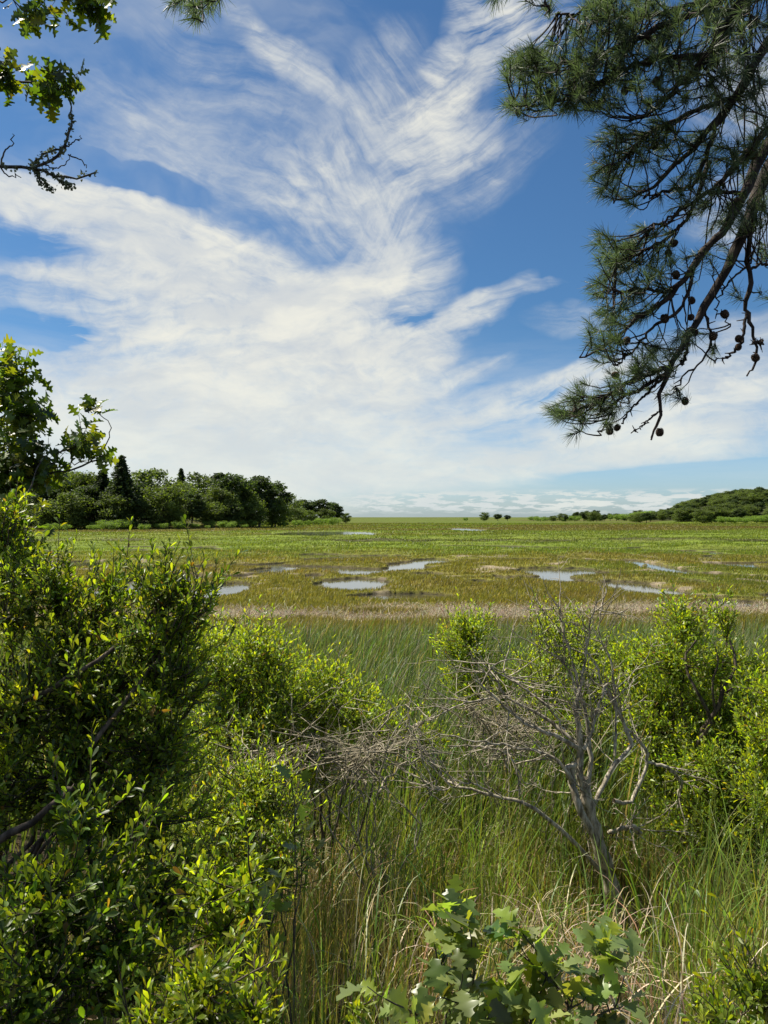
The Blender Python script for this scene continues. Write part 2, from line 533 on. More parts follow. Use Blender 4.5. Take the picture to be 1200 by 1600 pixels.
def ground_h(x, y, pf=None):
    b = np.interp(y + (fbm(x * .4, y * .4, 31, 3) - .5) * 1.2, BANK_Y, BANK_Z)
    m = sst(y, 8, 20)
    h = b + (fbm(x * .9, y * .9, 41, 4) - .5) * .14 * (1 - m * .2)
    if pf is None: pf = pool_field(x, y)
    far = sst(y, 26, 34) * (1 - sst(y, 200, 300))
    mound = (fbm(x * .14, y * .24, 51, 3) - .44) * 1.1 * sst(y, 24, 38) * (1 - sst(y, 120, 200))
    h = h + np.clip(mound, -.08, .42) * sst(-pf, .3, 2.2)
    h = h * (1 - sst(pf, -.9, .05) * m) - .42 * sst(pf, -.22, .08) * m
    return h + hill(x, y)


OLIVE = np.array([.155, .150, .026]); BROWN = np.array([.165, .135, .045]); GREEN = np.array([.130, .175, .022]); DKGREEN = np.array([.05, .085, .015])
STRAWC = np.array([.36, .31, .21]); MUD = np.array([.075, .06, .042])


def wrack_mask(x, y):
    e = (fbm(x * .22, y * .1, 61, 3) - .5) * 9
    c = 26.0 + .05 * x
    m = sst(2.5 - np.abs(y - c + e * .6), 0, 1.0)
    return m * sst(fbm(x * .3, y * .8, 63, 3), .34, .5)


def marsh_tint(x, y):
    n1 = fbm(x * .06, y * .11, 71, 4); n2 = fbm(x * .10, y * .30, 73, 4); n3 = fbm(x * .012 + 9, y * .03, 75, 4)
    g = sst(y + (n1 - .5) * 40, 55, 80)
    c = OLIVE[None] * (1 - g)[:, None] + GREEN[None] * g[:, None]
    near_green = sst(n1, .5, .68) * (1 - g) * .65
    c = c * (1 - near_green[:, None]) + (GREEN * .85)[None] * near_green[:, None]
    br = sst(n2, .48, .72) * (1 - .65 * g)
    c = c * (1 - .6 * br[:, None]) + BROWN[None] * .6 * br[:, None]
    far = sst(n3 + (n1 - .5) * .3, .48, .62) * sst(y, 115, 180) * (1 - sst(y, 700, 1200) * .5)
    c = c * (1 - .75 * far[:, None]) + np.array([.13, .10, .035])[None] * .75 * far[:, None]
    # darker sedge strip across the marsh
    st = np.exp(-((y - 104 - (fbm(x * .02, y * 0, 79, 3) - .5) * 30) / 5) ** 2) * sst(fbm(x * .06, y * .1, 81, 3), .28, .45)
    c = c * (1 - .85 * st[:, None]) + np.array([.075, .068, .036])[None] * .85 * st[:, None]
    return c


def build_ground():
    th = np.concatenate([np.radians(np.linspace(-180, -32, 40, endpoint=False)), np.radians(np.linspace(-32, 32, 560)), np.radians(np.linspace(32, 180, 40))[1:]])
    r = np.concatenate([[.02], np.geomspace(.5, 14, 70, endpoint=False), np.geomspace(14, 130, 640, endpoint=False), np.geomspace(130, 9000, 220)])
    Rr, T = np.meshgrid(r, th, indexing='ij')
    x = (Rr * np.sin(T)).ravel(); y = (Rr * np.cos(T)).ravel()
    pf = pool_field(x, y)
    z = ground_h(x, y, pf)
    z = z - np.maximum(0, Rr.ravel() - 4500) * .004
    nt_, nr = len(th), len(r)
    i, j = np.meshgrid(np.arange(nr - 1), np.arange(nt_ - 1), indexing='ij')
    a = i * nt_ + j
    f = np.stack([a, a + nt_, a + nt_ + 1, a + 1], -1).reshape(-1, 4)
    c = marsh_tint(x, y)
    wm = wrack_mask(x, y)[:, None]
    c = c * (1 - wm) + STRAWC * wm
    mud = sst(pf, -.28, -.08)[:, None] * sst(y, 15, 25)[:, None]
    c = c * (1 - mud) + MUD * mud
    bare = sst(fbm(x * .5, y * .9, 91, 4), .65, .72)[:, None] * (sst(y, 30, 36) * (1 - sst(y, 60, 75)))[:, None]
    c = c * (1 - bare) + np.array([.22, .18, .12]) * bare
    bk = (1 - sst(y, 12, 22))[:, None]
    c = c * (1 - bk) + np.array([.045, .035, .022]) * bk  # bank ground darkened to stand for deep shade between the blades
    hd = sst(hill(x, y), .4, 2.0)[:, None] * (1 - sst(y, 900, 1200))[:, None]; c = c * (1 - hd) + np.array([.05, .06, .022]) * hd
    fr = sst(y, 380, 450)[:, None]; c = c * (1 - .3 * fr)  # far ground dimmed in place of the self-shading of grass blades
    m, t = base_mat('marsh_ground')
    at = t.n('ShaderNodeAttribute', attribute_name='tint').outputs['Color']
    pos = t.n('ShaderNodeNewGeometry').outputs['Position']
    n1 = t.noise(t.vm('MULTIPLY', pos, (1, 1, 1)), 2.2, 8, .72)
    n2 = t.noise(t.vm('MULTIPLY', pos, (.06, .16, 1)), 1.0, 6, .7)
    k = t.m('MULTIPLY', t.ss(n1, .3, .7, .55, 1.45), t.ss(n2, .3, .7, .75, 1.25))
    cc = t.vm('SCALE', at, scale=k)
    pb = t.n('ShaderNodeBsdfPrincipled')
    t.put(pb.inputs['Base Color'], cc)
    pb.inputs['Roughness'].default_value = .9
    pb.inputs['Specular IOR Level'].default_value = .1
    b = t.n('ShaderNodeBump'); b.inputs['Strength'].default_value = .8; b.inputs['Distance'].default_value = .12
    t.put(b.inputs['Height'], n1); t.put(pb.inputs['Normal'], b.outputs[0])
    o = t.n('ShaderNodeOutputMaterial'); m.node_tree.links.new(pb.outputs[0], o.inputs[0])
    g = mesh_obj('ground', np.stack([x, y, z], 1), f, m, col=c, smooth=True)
    tag(g, 'olive and green salt marsh reaching flat to the horizon', kind='structure')
    # water of the pools
    m, t = base_mat('pool_water')
    pos = t.n('ShaderNodeNewGeometry').outputs['Position']
    pb = t.n('ShaderNodeBsdfPrincipled')
    pb.inputs['Base Color'].default_value = (.05, .045, .03, 1)
    pb.inputs['Roughness'].default_value = .06
    pb.inputs['Specular IOR Level'].default_value = 1.0
    pb.inputs['IOR'].default_value = 1.8
    b = t.n('ShaderNodeBump'); b.inputs['Strength'].default_value = .12; b.inputs['Distance'].default_value = .01
    t.put(b.inputs['Height'], t.noise(t.vm('MULTIPLY', pos, (1.0, 2.2, 1)), 3.0, 3)); t.put(pb.inputs['Normal'], b.outputs[0])
    o = t.n('ShaderNodeOutputMaterial'); m.node_tree.links.new(pb.outputs[0], o.inputs[0])
    xs = np.linspace(-160, 160, 17); ys = np.linspace(16, 330, 17)
    X, Y = np.meshgrid(xs, ys, indexing='ij')
    v = np.stack([X.ravel(), Y.ravel(), np.full(X.size, -.12)], 1)
    i, j = np.meshgrid(np.arange(16), np.arange(16), indexing='ij'); a = (i * 17 + j).ravel()
    wtr = mesh_obj('water', v, np.stack([a, a + 17, a + 18, a + 1], -1), m)
    tag(wtr, 'still shallow water of the marsh pools mirroring white sky', kind='structure')


build_ground()


# ------------------------------------------------------------------ grasses (stuff)
def blades(name, base, h, azm, lean, curve, width, seg, col, mat, tip=.12, power=1.4, face=None, parent=None):
    n = len(base)
    t = np.linspace(0, 1, seg + 1)
    tm = (t[1:] + t[:-1]) / 2
    th = lean[:, None] + curve[:, None] * tm[None] ** power
    ds = (h / seg)[:, None]
    dx = np.sin(th) * ds; dz = np.cos(th) * ds
    cx = np.concatenate([np.zeros((n, 1)), np.cumsum(dx, 1)], 1); cz = np.concatenate([np.zeros((n, 1)), np.cumsum(dz, 1)], 1)
    ca, sa = np.cos(azm)[:, None], np.sin(azm)[:, None]
    c = np.stack([base[:, 0:1] + cx * ca, base[:, 1:2] + cx * sa, base[:, 2:3] + cz], -1)
    fa = azm + math.pi / 2 + rng.normal(0, .5, n) if face is None else face
    wv = np.stack([np.cos(fa), np.sin(fa), np.zeros(n)], -1)[:, None]
    w = width[:, None] * (np.minimum(1, .55 + t * 2) * np.maximum(tip, 1 - t ** 2.2))[None]
    L = c - wv * w[..., None] / 2; Rg = c + wv * w[..., None] / 2
    v = np.stack([L, Rg], 2).reshape(-1, 3)
    k = 2 * (seg + 1)
    i = np.arange(seg) * 2
    f = np.stack([i, i + 1, i + 3, i + 2], -1)
    f = (f[None] + (np.arange(n) * k)[:, None, None]).reshape(-1, 4)
    cc = np.repeat(col, k, 0)
    return mesh_obj(name, v, f, mat, parent, col=cc)


def scatter_view(n, d0, d1, p=1.0, spread=.56):
    """points across the view's wedge between two distances"""
    u = rng.random(n)
    d = (d0 ** p + u * (d1 ** p - d0 ** p)) ** (1 / p) if p else d0 * (d1 / d0) ** u
    x = (rng.random(n) * 2 - 1) * spread * d
    return x, d


def jit(c, s, n):
    return np.clip(c * (1 + rng.normal(0, s, (n, 1))) * (1 + rng.normal(0, s * .4, (n, 3))), .004, .9)


def marsh_grass():
    x, y = scatter_view(270000, 20, 75, .15)
    pf = pool_field(x, y); wm = wrack_mask(x, y)
    bare = sst(fbm(x * .5, y * .9, 91, 4), .65, .72) * (sst(y, 30, 36) * (1 - sst(y, 60, 75)))
    keep = (pf < -.12) & (rng.random(len(x)) > wm * .93) & (rng.random(len(x)) > bare * .9)
    x, y, pf = x[keep], y[keep], pf[keep]
    n = len(x)
    z = ground_h(x, y, pf)
    tall = .6 + .9 * fbm(x * .3, y * .4, 95, 3)
    h = (.16 + .12 * rng.random(n)) * tall * (1 - .45 * sst(pf, -1.2, -.1))
    c = jit(marsh_tint(x, y), .12, n)
    yel = rng.random(n) < .08
    c[yel] = jit(np.array([[.33, .27, .10]]), .2, yel.sum())
    az = rng.normal(.3, 1.0, n)
    o = blades('marsh_grass', np.stack([x, y, z - .02], 1), h, az, np.abs(rng.normal(.15, .2, n)), rng.normal(.6, .4, n), .010 + .00032 * y * (1 + rng.random(n)), 2, c, M_GRASS,
               face=rng.normal(0, .6, n))
    tag(o, 'short olive salt hay covering the marsh around the pools', 'grass', kind='stuff')
    x, y = scatter_view(170000, 70, 420, .1)
    pf = pool_field(x, y)
    keep = pf < -.3
    x, y, pf = x[keep], y[keep], pf[keep]; n = len(x)
    z = ground_h(x, y, pf)
    h = (.10 + .12 * rng.random(n)) * (.5 + 1.0 * fbm(x * .1, y * .15, 96, 3)) * (1 + y / 500)
    c = jit(marsh_tint(x, y), .09, n)
    o = blades('marsh_grass', np.stack([x, y, z - .03], 1), h, rng.normal(.3, 1.2, n), np.abs(rng.normal(.2, .3, n)), rng.normal(.5, .4, n), .0009 * y * (1 + rng.random(n)), 1, c, M_GRASS,
               tip=.3, face=rng.normal(0, .6, n))
    tag(o, 'bright green cordgrass of the far half of the marsh', 'grass', kind='stuff')


def wrack():
    x, y = scatter_view(90000, 21, 32, 1, .58)
    wm = wrack_mask(x, y)
    k = rng.random(len(x)) < wm
    x, y = x[k], y[k]; n = len(x)
    z = ground_h(x, y)
    c = jit(np.where(rng.random((n, 1)) < .7, STRAWC[None], np.array([[.20, .14, .10]])), .28, n)
    o = blades('straw_litter', np.stack([x, y, z + rng.random(n) * .09], 1), .14 + .3 * rng.random(n), rng.random(n) * 6.28, 1.35 + rng.normal(0, .22, n),
               rng.normal(0, .25, n), .012 + .012 * rng.random(n), 2, c, M_STRAW, tip=.6, face=rng.random(n) * 6.28)
    tag(o, 'tan drift line of dead straw along the marsh edge', 'straw', kind='stuff')


def reeds():
    x = rng.uniform(-9, 13, 100000); y = rng.uniform(6.0, 21, 100000)
    dens = sst(y + (fbm(x * .3, y * .3, 101, 3) - .5) * 5 - 1.2 * np.exp(-((x - 1.1) / 1.2) ** 2) * -1, 6.6, 9.5) * (1 - sst(y + (fbm(x * .25, y * .1, 103, 3) - .5) * 7, 18.0, 21.5))
    k = (np.abs(x) < .6 * y) & (rng.random(len(x)) < dens * .8)
    x, y = x[k], y[k]; n = len(x)
    z = ground_h(x, y)
    env = 1.5 - .055 * (y - 8) + (fbm(x * .5, y * .5, 105, 3) - .5) * .5       # lower towards the open marsh
    h = env * rng.uniform(.6, 1.12, n)
    c = jit(np.array([[.078, .118, .024]]), .42, n)
    dead = rng.random(n) < .10
    c[dead] = jit(np.array([[.30, .25, .15]]), .2, dead.sum())
    yl = rng.random(n) < .15
    c[yl] = jit(np.array([[.13, .18, .04]]), .2, yl.sum())
    o = blades('reeds', np.stack([x, y, z - .03], 1), h, rng.normal(0.15, .95, n), np.abs(rng.normal(.10, .08, n)), np.abs(rng.normal(.75, .5, n)),
               rng.uniform(.009, .024, n), 6, c, M_GRASS, power=2.0)
    tag(o, 'band of tall dark green cattail blades bent by the wind', 'reeds', kind='stuff')


def tall_grass():
    def zone(n, x0, x1, y0, y1):
        x = rng.uniform(x0, x1, n); y = np.sqrt(rng.uniform(y0 ** 2, y1 ** 2, n))
        k = (x > -.50 * y) & (x < .60 * y)
        return x[k], y[k]
    # green blades
    x, y = zone(36000, -2.5, 6, 2.3, 9.5)
    tuft = fbm(x * 2.2, y * 2.2, 111, 3)
    left = sst(-x / y, .22, .36)
    k = (rng.random(len(x)) < sst(tuft, .30, .62) * (1 - .6 * left))
    x, y = x[k], y[k]; n = len(x)
    z = ground_h(x, y)
    rt = sst(x / y, .25, .4)
    h = rng.uniform(.45, 1.2, n) * (.75 + .4 * fbm(x, y, 113, 2)) * (1 + .25 * rt) * (.66 + .34 * sst(y, 2.5, 4.5))
    pxx = 600 + F * x / y
    h *= 1 - (.72 * np.exp(-((pxx - 965) / 75) ** 2) + .55 * np.exp(-((pxx - 850) / 90) ** 2) * (1 - sst(y, 3.8, 4.8))) * (1 - sst(y, 5.2, 5.8))
    c = jit(np.array([[.18, .25, .040]]), .35, n)
    yl = rng.random(n) < .25
    c[yl] = jit(np.array([[.25, .27, .06]]), .2, yl.sum())
    o = blades('tall_grass', np.stack([x, y, z - .03], 1), h, rng.normal(.2, 1.5, n), np.abs(rng.normal(.06, .10, n)), np.abs(rng.normal(.5, .55, n)) + (rng.random(n) < .2) * 1.1,
               rng.uniform(.003, .009, n), 7, c, M_GRASS, power=2.0)
    tag(o, 'tall green grass blades filling the bank below the bare shrub', 'grass', kind='stuff')
    # broad arching blades
    x, y = zone(2600, -1.8, 5, 2.3, 7.5)
    k = rng.random(len(x)) < .35 + .6 * sst(x / y, .2, .4)
    x, y = x[k], y[k]; n = len(x)
    z = ground_h(x, y)
    c = jit(np.array([[.13, .21, .035]]), .25, n)
    o = blades('tall_grass', np.stack([x, y, z - .03], 1), rng.uniform(.6, 1.25, n) * (.62 + .38 * sst(y, 2.5, 4.5)), rng.random(n) * 6.28, np.abs(rng.normal(.15, .12, n)), np.abs(rng.normal(1.4, .5, n)),
               rng.uniform(.009, .016, n), 10, c, M_GRASS, power=2.2)
    tag(o, 'broad arching green blades rising over the finer grass', 'grass', kind='stuff')
    # dead thatch, upright and fine
    x, y = zone(62000, -2.5, 6, 2.2, 9.0)
    tuft = fbm(x * 1.6 + 7, y * 1.6, 115, 3)
    left = sst(-x / y, .2, .36)
    k = rng.random(len(x)) < sst(tuft, .25, .6) * (1 - .5 * left)
    x, y = x[k], y[k]; n = len(x)
    z = ground_h(x, y)
    h = rng.uniform(.2, .75, n)
    h *= 1 - .6 * np.exp(-((600 + F * x / y - 965) / 75) ** 2) * (1 - sst(y, 5.2, 5.8))
    c = jit(np.where(rng.random((n, 1)) < .55, np.array([[.34, .27, .13]]), np.array([[.18, .20, .05]])), .28, n)
    o = blades('dry_grass', np.stack([x, y, z - .02], 1), h, rng.random(n) * 6.28, np.abs(rng.normal(.15, .15, n)), rng.normal(.4, .5, n),
               rng.uniform(.002, .005, n), 4, c, M_GRASS)
    tag(o, 'fine brown dry stems standing thick between the green blades', 'grass', kind='stuff')
    # pale dead leaves bent right over
    x, y = zone(10000, -1.6, 5, 2.2, 8.0)
    tuft = fbm(x * 1.1 + 3, y * 1.1, 117, 3)
    k = rng.random(len(x)) < sst(tuft, .35, .6)
    x, y = x[k], y[k]; n = len(x)
    z = ground_h(x, y)
    c = jit(np.where(rng.random((n, 1)) < .6, np.array([[.58, .49, .33]]), np.array([[.42, .29, .16]])), .2, n)
    o = blades('bent_straw', np.stack([x, y, z + rng.random(n) * .12], 1), rng.uniform(.25, .78, n), rng.random(n) * 6.28, np.abs(rng.normal(.3, .25, n)), rng.normal(2.3, .7, n),
               rng.uniform(.004, .010, n), 9, c, M_STRAW, power=2.6)
    tag(o, 'pale dead grass leaves curled over near the ground', 'grass', kind='stuff')


marsh_grass(); wrack(); reeds(); tall_grass()


# ------------------------------------------------------------------ shrubs and trees near the camera
G_LIGHT = np.array([.205, .270, .032]); G_MID = np.array([.120, .185, .026]); G_DARK = np.array([.048, .090, .018]); G_YEL = np.array([.25, .30, .035])


def leaf_sites(tw, rs, n, t0, ang=.9, droop=0.0, face_up=.35):
    """positions, axes and normals of leaves set spirally along a twig"""
    ts = np.linspace(t0, 1, n) + rs.normal(0, .02, n)
    ts = np.clip(ts, 0, .999) * (len(tw) - 1)
    i = ts.astype(int); fr = (ts - i)[:, None]
    pos = tw[i] * (1 - fr) + tw[i + 1] * fr
    tg = norm(tw[i + 1] - tw[i])
    ref = np.array([.3, .2, 1.0])
    a = norm(np.cross(tg, ref)); b = np.cross(tg, a)
    ph = np.arange(n) * 2.4 + rs.random() * 6 + rs.normal(0, .3, n)
    rad = np.cos(ph)[:, None] * a + np.sin(ph)[:, None] * b
    A = (ang * (1 - .45 * np.linspace(0, 1, n)) + rs.normal(0, .18, n))[:, None]
    d = tg * np.cos(A) + rad * np.sin(A)
    d[:, 2] += rs.normal(.12, .12, n) - droop
    nrm = tg * np.sin(A) - rad * np.cos(A) + rs.normal(0, .35, (n, 3)) + np.array([-.1, 0, face_up])
    return pos, d, nrm


def plant(name, base, label, cat, clumps, rs_seed, leaf=SHRUB_LEAF, lsize=(.035, .06), per=13, t0=.45, cols=((G_LIGHT, .35), (G_MID, .45), (G_DARK, .2)),
          mat=M_LEAF, bark=M_BARK, limb_r=.014, twig_len=(.12, .30), group=None, parts=('foliage', 'branches'), limbs=None, ang=.9, droop=0.0, face_up=.35, long_tw=.55, limb_rs=None, extra_tw=None, limb_wob=.02,
          bare=0.0, up=.5):
    """clumps: (px, py, d, rx px, ry px, depth m, twigs). limbs: per clump optional path of (px,py,d) points"""
    rs = np.random.default_rng(rs_seed)
    base = np.asarray(base, float)
    root = thing(name, base, label, cat, group)
    tb = Tubes()
    pos, dr, nr = [], [], []
    for ci, (px, py, d, rx, ry, rd, nt_) in enumerate(clumps):
        c = P(px, py, d); rad = np.array([rx * d / F, rd, ry * d / F])
        pth = limbs[ci] if limbs and ci in limbs else None
        if pth is not None:
            lp = smooth_path([P(*q) for q in pth], 16)
            if pth[0][1] > 1e5: pass
        else:
            mid = base * .45 + c * .55
            c1 = base + np.array([0, 0, .5]) * np.linalg.norm(c - base) * .7 + rs.normal(0, .05, 3)
            lp = bez(base, c1, mid + rs.normal(0, .08, 3) + np.array([0, 0, .1]), c, 14)
        lp = wob(lp, limb_wob, rs)
        r0 = (limb_rs or {}).get(ci, limb_r) * rs.uniform(.8, 1.2)
        tb.add(lp, np.linspace(r0, r0 * .3, len(lp)) * rs.uniform(.9, 1.1, len(lp)), 6)
        u = norm(rs.normal(size=(nt_, 3))) * (rs.random((nt_, 1)) ** .42)
        tips = c + u * rad
        lp0 = lp
        u_ = np.linspace(0, len(lp) - 1.001, 60); i_ = u_.astype(int)
        lp = lp[i_] + (lp[i_ + 1] - lp[i_]) * (u_ - i_)[:, None]
        k0 = int(len(lp) * .35)
        sh = rs.random(nt_) < .22
        tips[sh] += norm(u[sh] * [1, 1, .3] + [0, 0, .9]) * rs.uniform(.04, .16, (sh.sum(), 1))       # leaders standing out of the crown
        for tp in tips:
            dd = np.linalg.norm(lp[k0:] - tp, axis=1) + np.maximum(0, lp[k0:, 2] - tp[2]) * .7
            j = k0 + int(np.argmin(dd))
            j = max(k0, j - rs.integers(0, 5))
            a = lp[j]
            L = np.linalg.norm(tp - a)
            out = norm(tp - a)
            if L > long_tw:       # a side branch first, the twig from its end
                m_ = tp - out * rs.uniform(.25, .4) + rs.normal(0, .05, 3)
                sb = wob(bez(a, a + (m_ - a) * .35 + rs.normal(0, .04, 3), a + (m_ - a) * .7 + [0, 0, -.03], m_, 7), .01, rs)
                if rs.random() < .35: tb.add(sb, np.linspace(.0065, .004, 7), 5)
                a = m_; L = np.linalg.norm(tp - a); out = norm(tp - a)
            e = norm(out * .5 + np.array([0, 0, up]) + rs.normal(0, .25, 3))
            tw = bez(a, a + out * L * .35 + rs.normal(0, .04, 3) * L, tp - e * L * .35, tp, 8)
            tw = wob(tw, .006 * L, rs)
            tb.add(tw, np.linspace(.0042 if L > .3 else .003, .0012, 8), 4)
            ll = rs.uniform(*twig_len)
            if rs.random() < bare: continue
            f0 = max(0, 1 - ll / max(L, .01))
            n = int(per * rs.uniform(.7, 1.3))
            p_, d_, n_ = leaf_sites(tw, rs, n, max(f0, 0), ang, droop, face_up)
            pos.append(p_); dr.append(d_); nr.append(n_)
            if rs.random() < .5 and L > .15:      # side shoot
                q = tw[4]; e2 = norm(norm(tw[5] - tw[3]) + rs.normal(0, .6, 3) + np.array([0, 0, .3]))
                l2 = ll * .8
                t2 = bez(q, q + e2 * l2 * .4, q + e2 * l2 * .7 + np.array([0, 0, .02]), q + e2 * l2 + np.array([0, 0, .03]), 5)
                tb.add(t2, np.linspace(.002, .001, 5), 3)
                p_, d_, n_ = leaf_sites(t2, rs, max(4, int(n * .6)), .25, ang, droop, face_up)
                pos.append(p_); dr.append(d_); nr.append(n_)
    if extra_tw:
        for (pts, r0, r1) in extra_tw:
            lp = wob(smooth_path([P(*q) for q in pts], 14), .006, rs)
            tb.add(lp, np.linspace(r0, r1, 14), 6)
    pos = np.concatenate(pos); dr = np.concatenate(dr); nr = np.concatenate(nr)
    n = len(pos)
    sc = rs.uniform(lsize[0], lsize[1], n)
    v, f = inst(leaf[0], leaf[1], pos, dr, nr, np.stack([sc * rs.uniform(.85, 1.2, n), sc, sc * rs.uniform(-.3, 1.6, n)], 1))
    pr = np.array([c[1] for c in cols]); pick = rs.choice(len(cols), n, p=pr / pr.sum())
    cc = np.array([c[0] for c in cols])[pick] * (1 + rs.normal(0, .22, (n, 1))) * (1 + rs.normal(0, .07, (n, 3)))
    old = (rs.random(n) < .015) & (mat is M_LEAF)
    cc[old] = np.array([.24, .15, .05]) * rs.uniform(.5, 1.2, (old.sum(), 1))       # browned leaves
    cc = np.clip(cc, .005, .8)
    k = len(leaf[0])
    o = mesh_obj(parts[0], v, f, mat, None, col=np.repeat(cc, k, 0), loc=base); o.location = (0, 0, 0); o.parent = root
    b = tb.build(parts[1], bark, None, loc=base); b.location = (0, 0, 0); b.parent = root
    return root


def gpt(px, d, dz=0.0):
    x = (px - 600) / F * d
    return np.array([x, d, float(ground_h(np.array([x]), np.array([float(d)]))[0]) + dz])


SUNNY = ((G_LIGHT * 1.08, .5), (G_YEL * 1.0, .15), (G_MID * 1.2, .35))

# large shrub filling the left edge
plant('bayberry_shrub', gpt(-60, 3.1, -.05), 'large dense shrub at the left edge rising above the marsh line, glossy oval leaves', 'shrub', [
    (10, 815, 3.2, 30, 50, .2, 60), (22, 880, 3.1, 40, 40, .25, 60), (262, 918, 2.9, 34, 38, .2, 56), (308, 935, 2.9, 28, 26, .18, 36), (262, 975, 2.9, 62, 40, .25, 70), (178, 925, 3.0, 32, 40, .2, 46), (95, 915, 3.0, 40, 36, .25, 50), (25, 930, 2.9, 44, 60, .3, 60),
    (120, 985, 3.0, 90, 40, .3, 90), (275, 1050, 2.9, 56, 70, .35, 110), (160, 1070, 2.9, 110, 80, .4, 190), (40, 1090, 2.8, 80, 100, .4, 130),
    (250, 1170, 2.9, 80, 80, .35, 130), (120, 1200, 2.9, 110, 90, .4, 150), (10, 1230, 2.7, 60, 90, .3, 70), (230, 1290, 2.9, 90, 60, .3, 110), (280, 1400, 2.7, 60, 80, .3, 80)],
    11, lsize=(.021, .040), per=18, limb_r=.016, cols=((G_LIGHT, .34), (G_YEL * .8, .08), (G_MID, .40), (G_DARK, .18)),
    extra_tw=[([(-40, 1120, 2.7), (60, 1085, 2.7), (140, 1040, 2.7), (215, 985, 2.8), (262, 930, 2.9)], .013, .004),
              ([(-40, 1330, 2.3), (40, 1290, 2.3), (95, 1245, 2.3), (118, 1225, 2.3)], .014, .007),
              ([(140, 1170, 2.6), (200, 1090, 2.7), (250, 1020, 2.8), (275, 960, 2.8)], .009, .003)])

# nearer shrubs along the bottom left
plant('bayberry_shrub', gpt(60, 2.15, -.05), 'dark shrub low at the left with upright leafy tips and pale new leaves', 'shrub', [
    (125, 1270, 2.1, 32, 50, .12, 26), (175, 1370, 2.1, 46, 46, .2, 30), (90, 1380, 2.0, 80, 70, .25, 70), (60, 1520, 1.9, 110, 90, .25, 120), (200, 1490, 2.0, 80, 80, .2, 80), (20, 1420, 2.0, 40, 60, .2, 40)],
    12, lsize=(.021, .040), per=18, cols=((G_LIGHT, .2), (G_MID, .45), (G_DARK, .35)))
plant('bayberry_shrub', gpt(350, 2.35, -.05), 'shrub with bright yellow-tipped sprays between the dark shrub and the grass', 'shrub', [
    (330, 1385, 2.3, 55, 38, .18, 40), (385, 1375, 2.3, 32, 38, .14, 26), (350, 1450, 2.3, 62, 40, .2, 40)],
    13, lsize=(.024, .040), per=16, cols=SUNNY)
plant('bayberry_shrub', gpt(330, 1.75, -.05), 'sunlit lime green shrub at the bottom edge left of the grass', 'shrub', [
    (330, 1545, 1.75, 70, 50, .16, 60), (400, 1590, 1.7, 40, 40, .12, 26), (240, 1600, 1.7, 60, 40, .15, 30)],
    14, lsize=(.026, .042), per=16, cols=((G_LIGHT, .6), (G_YEL, .2), (G_MID, .2)), leaf=NARROW_LEAF)
plant('groundsel_shrub', gpt(390, 3.7, -.05), 'light green small-leaved shrub standing between the large left shrub and the grass', 'shrub', [
    (395, 1235, 3.7, 66, 50, .35, 150), (440, 1290, 3.6, 46, 60, .3, 90), (350, 1290, 3.7, 66, 70, .35, 140), (420, 1370, 3.5, 60, 50, .3, 80)],
    15, leaf=NARROW_LEAF, lsize=(.025, .042), per=16, cols=SUNNY, twig_len=(.15, .3))
plant('groundsel_shrub', gpt(385, 5.3, -.05), 'tall yellow-green shrub just right of the large left shrub, in front of the reeds', 'shrub', [
    (400, 1005, 5.3, 40, 30, .35, 80), (430, 1040, 5.3, 40, 34, .4, 80), (350, 1050, 5.2, 60, 60, .45, 190), (430, 1100, 5.2, 66, 60, .45, 190), (370, 1140, 5.0, 90, 70, .5, 240)],
    16, leaf=NARROW_LEAF, lsize=(.032, .055), per=16, cols=SUNNY, twig_len=(.18, .4))
plant('groundsel_shrub', gpt(520, 5.6, -.05), 'rounded yellow-green shrub in front of the reeds, above the grey twig tangle', 'shrub', [
    (510, 1060, 5.6, 44, 30, .35, 90), (550, 1095, 5.5, 44, 34, .4, 110), (495, 1110, 5.5, 60, 50, .45, 160), (590, 1140, 5.4, 44, 40, .4, 60), (490, 1180, 5.3, 70, 50, .4, 90)],
    17, leaf=NARROW_LEAF, lsize=(.032, .053), per=16, cols=SUNNY, twig_len=(.15, .35), bare=.1)
plant('groundsel_shrub', gpt(735, 8.2, -.05), 'small rounded shrub standing among the reeds left of the bare shrub', 'shrub', [
    (738, 975, 8.2, 34, 22, .35, 80), (725, 1005, 8.2, 50, 34, .4, 130), (735, 1060, 8.1, 56, 50, .4, 120)],
    18, leaf=NARROW_LEAF, lsize=(.038, .060), per=16, cols=SUNNY, twig_len=(.2, .4))
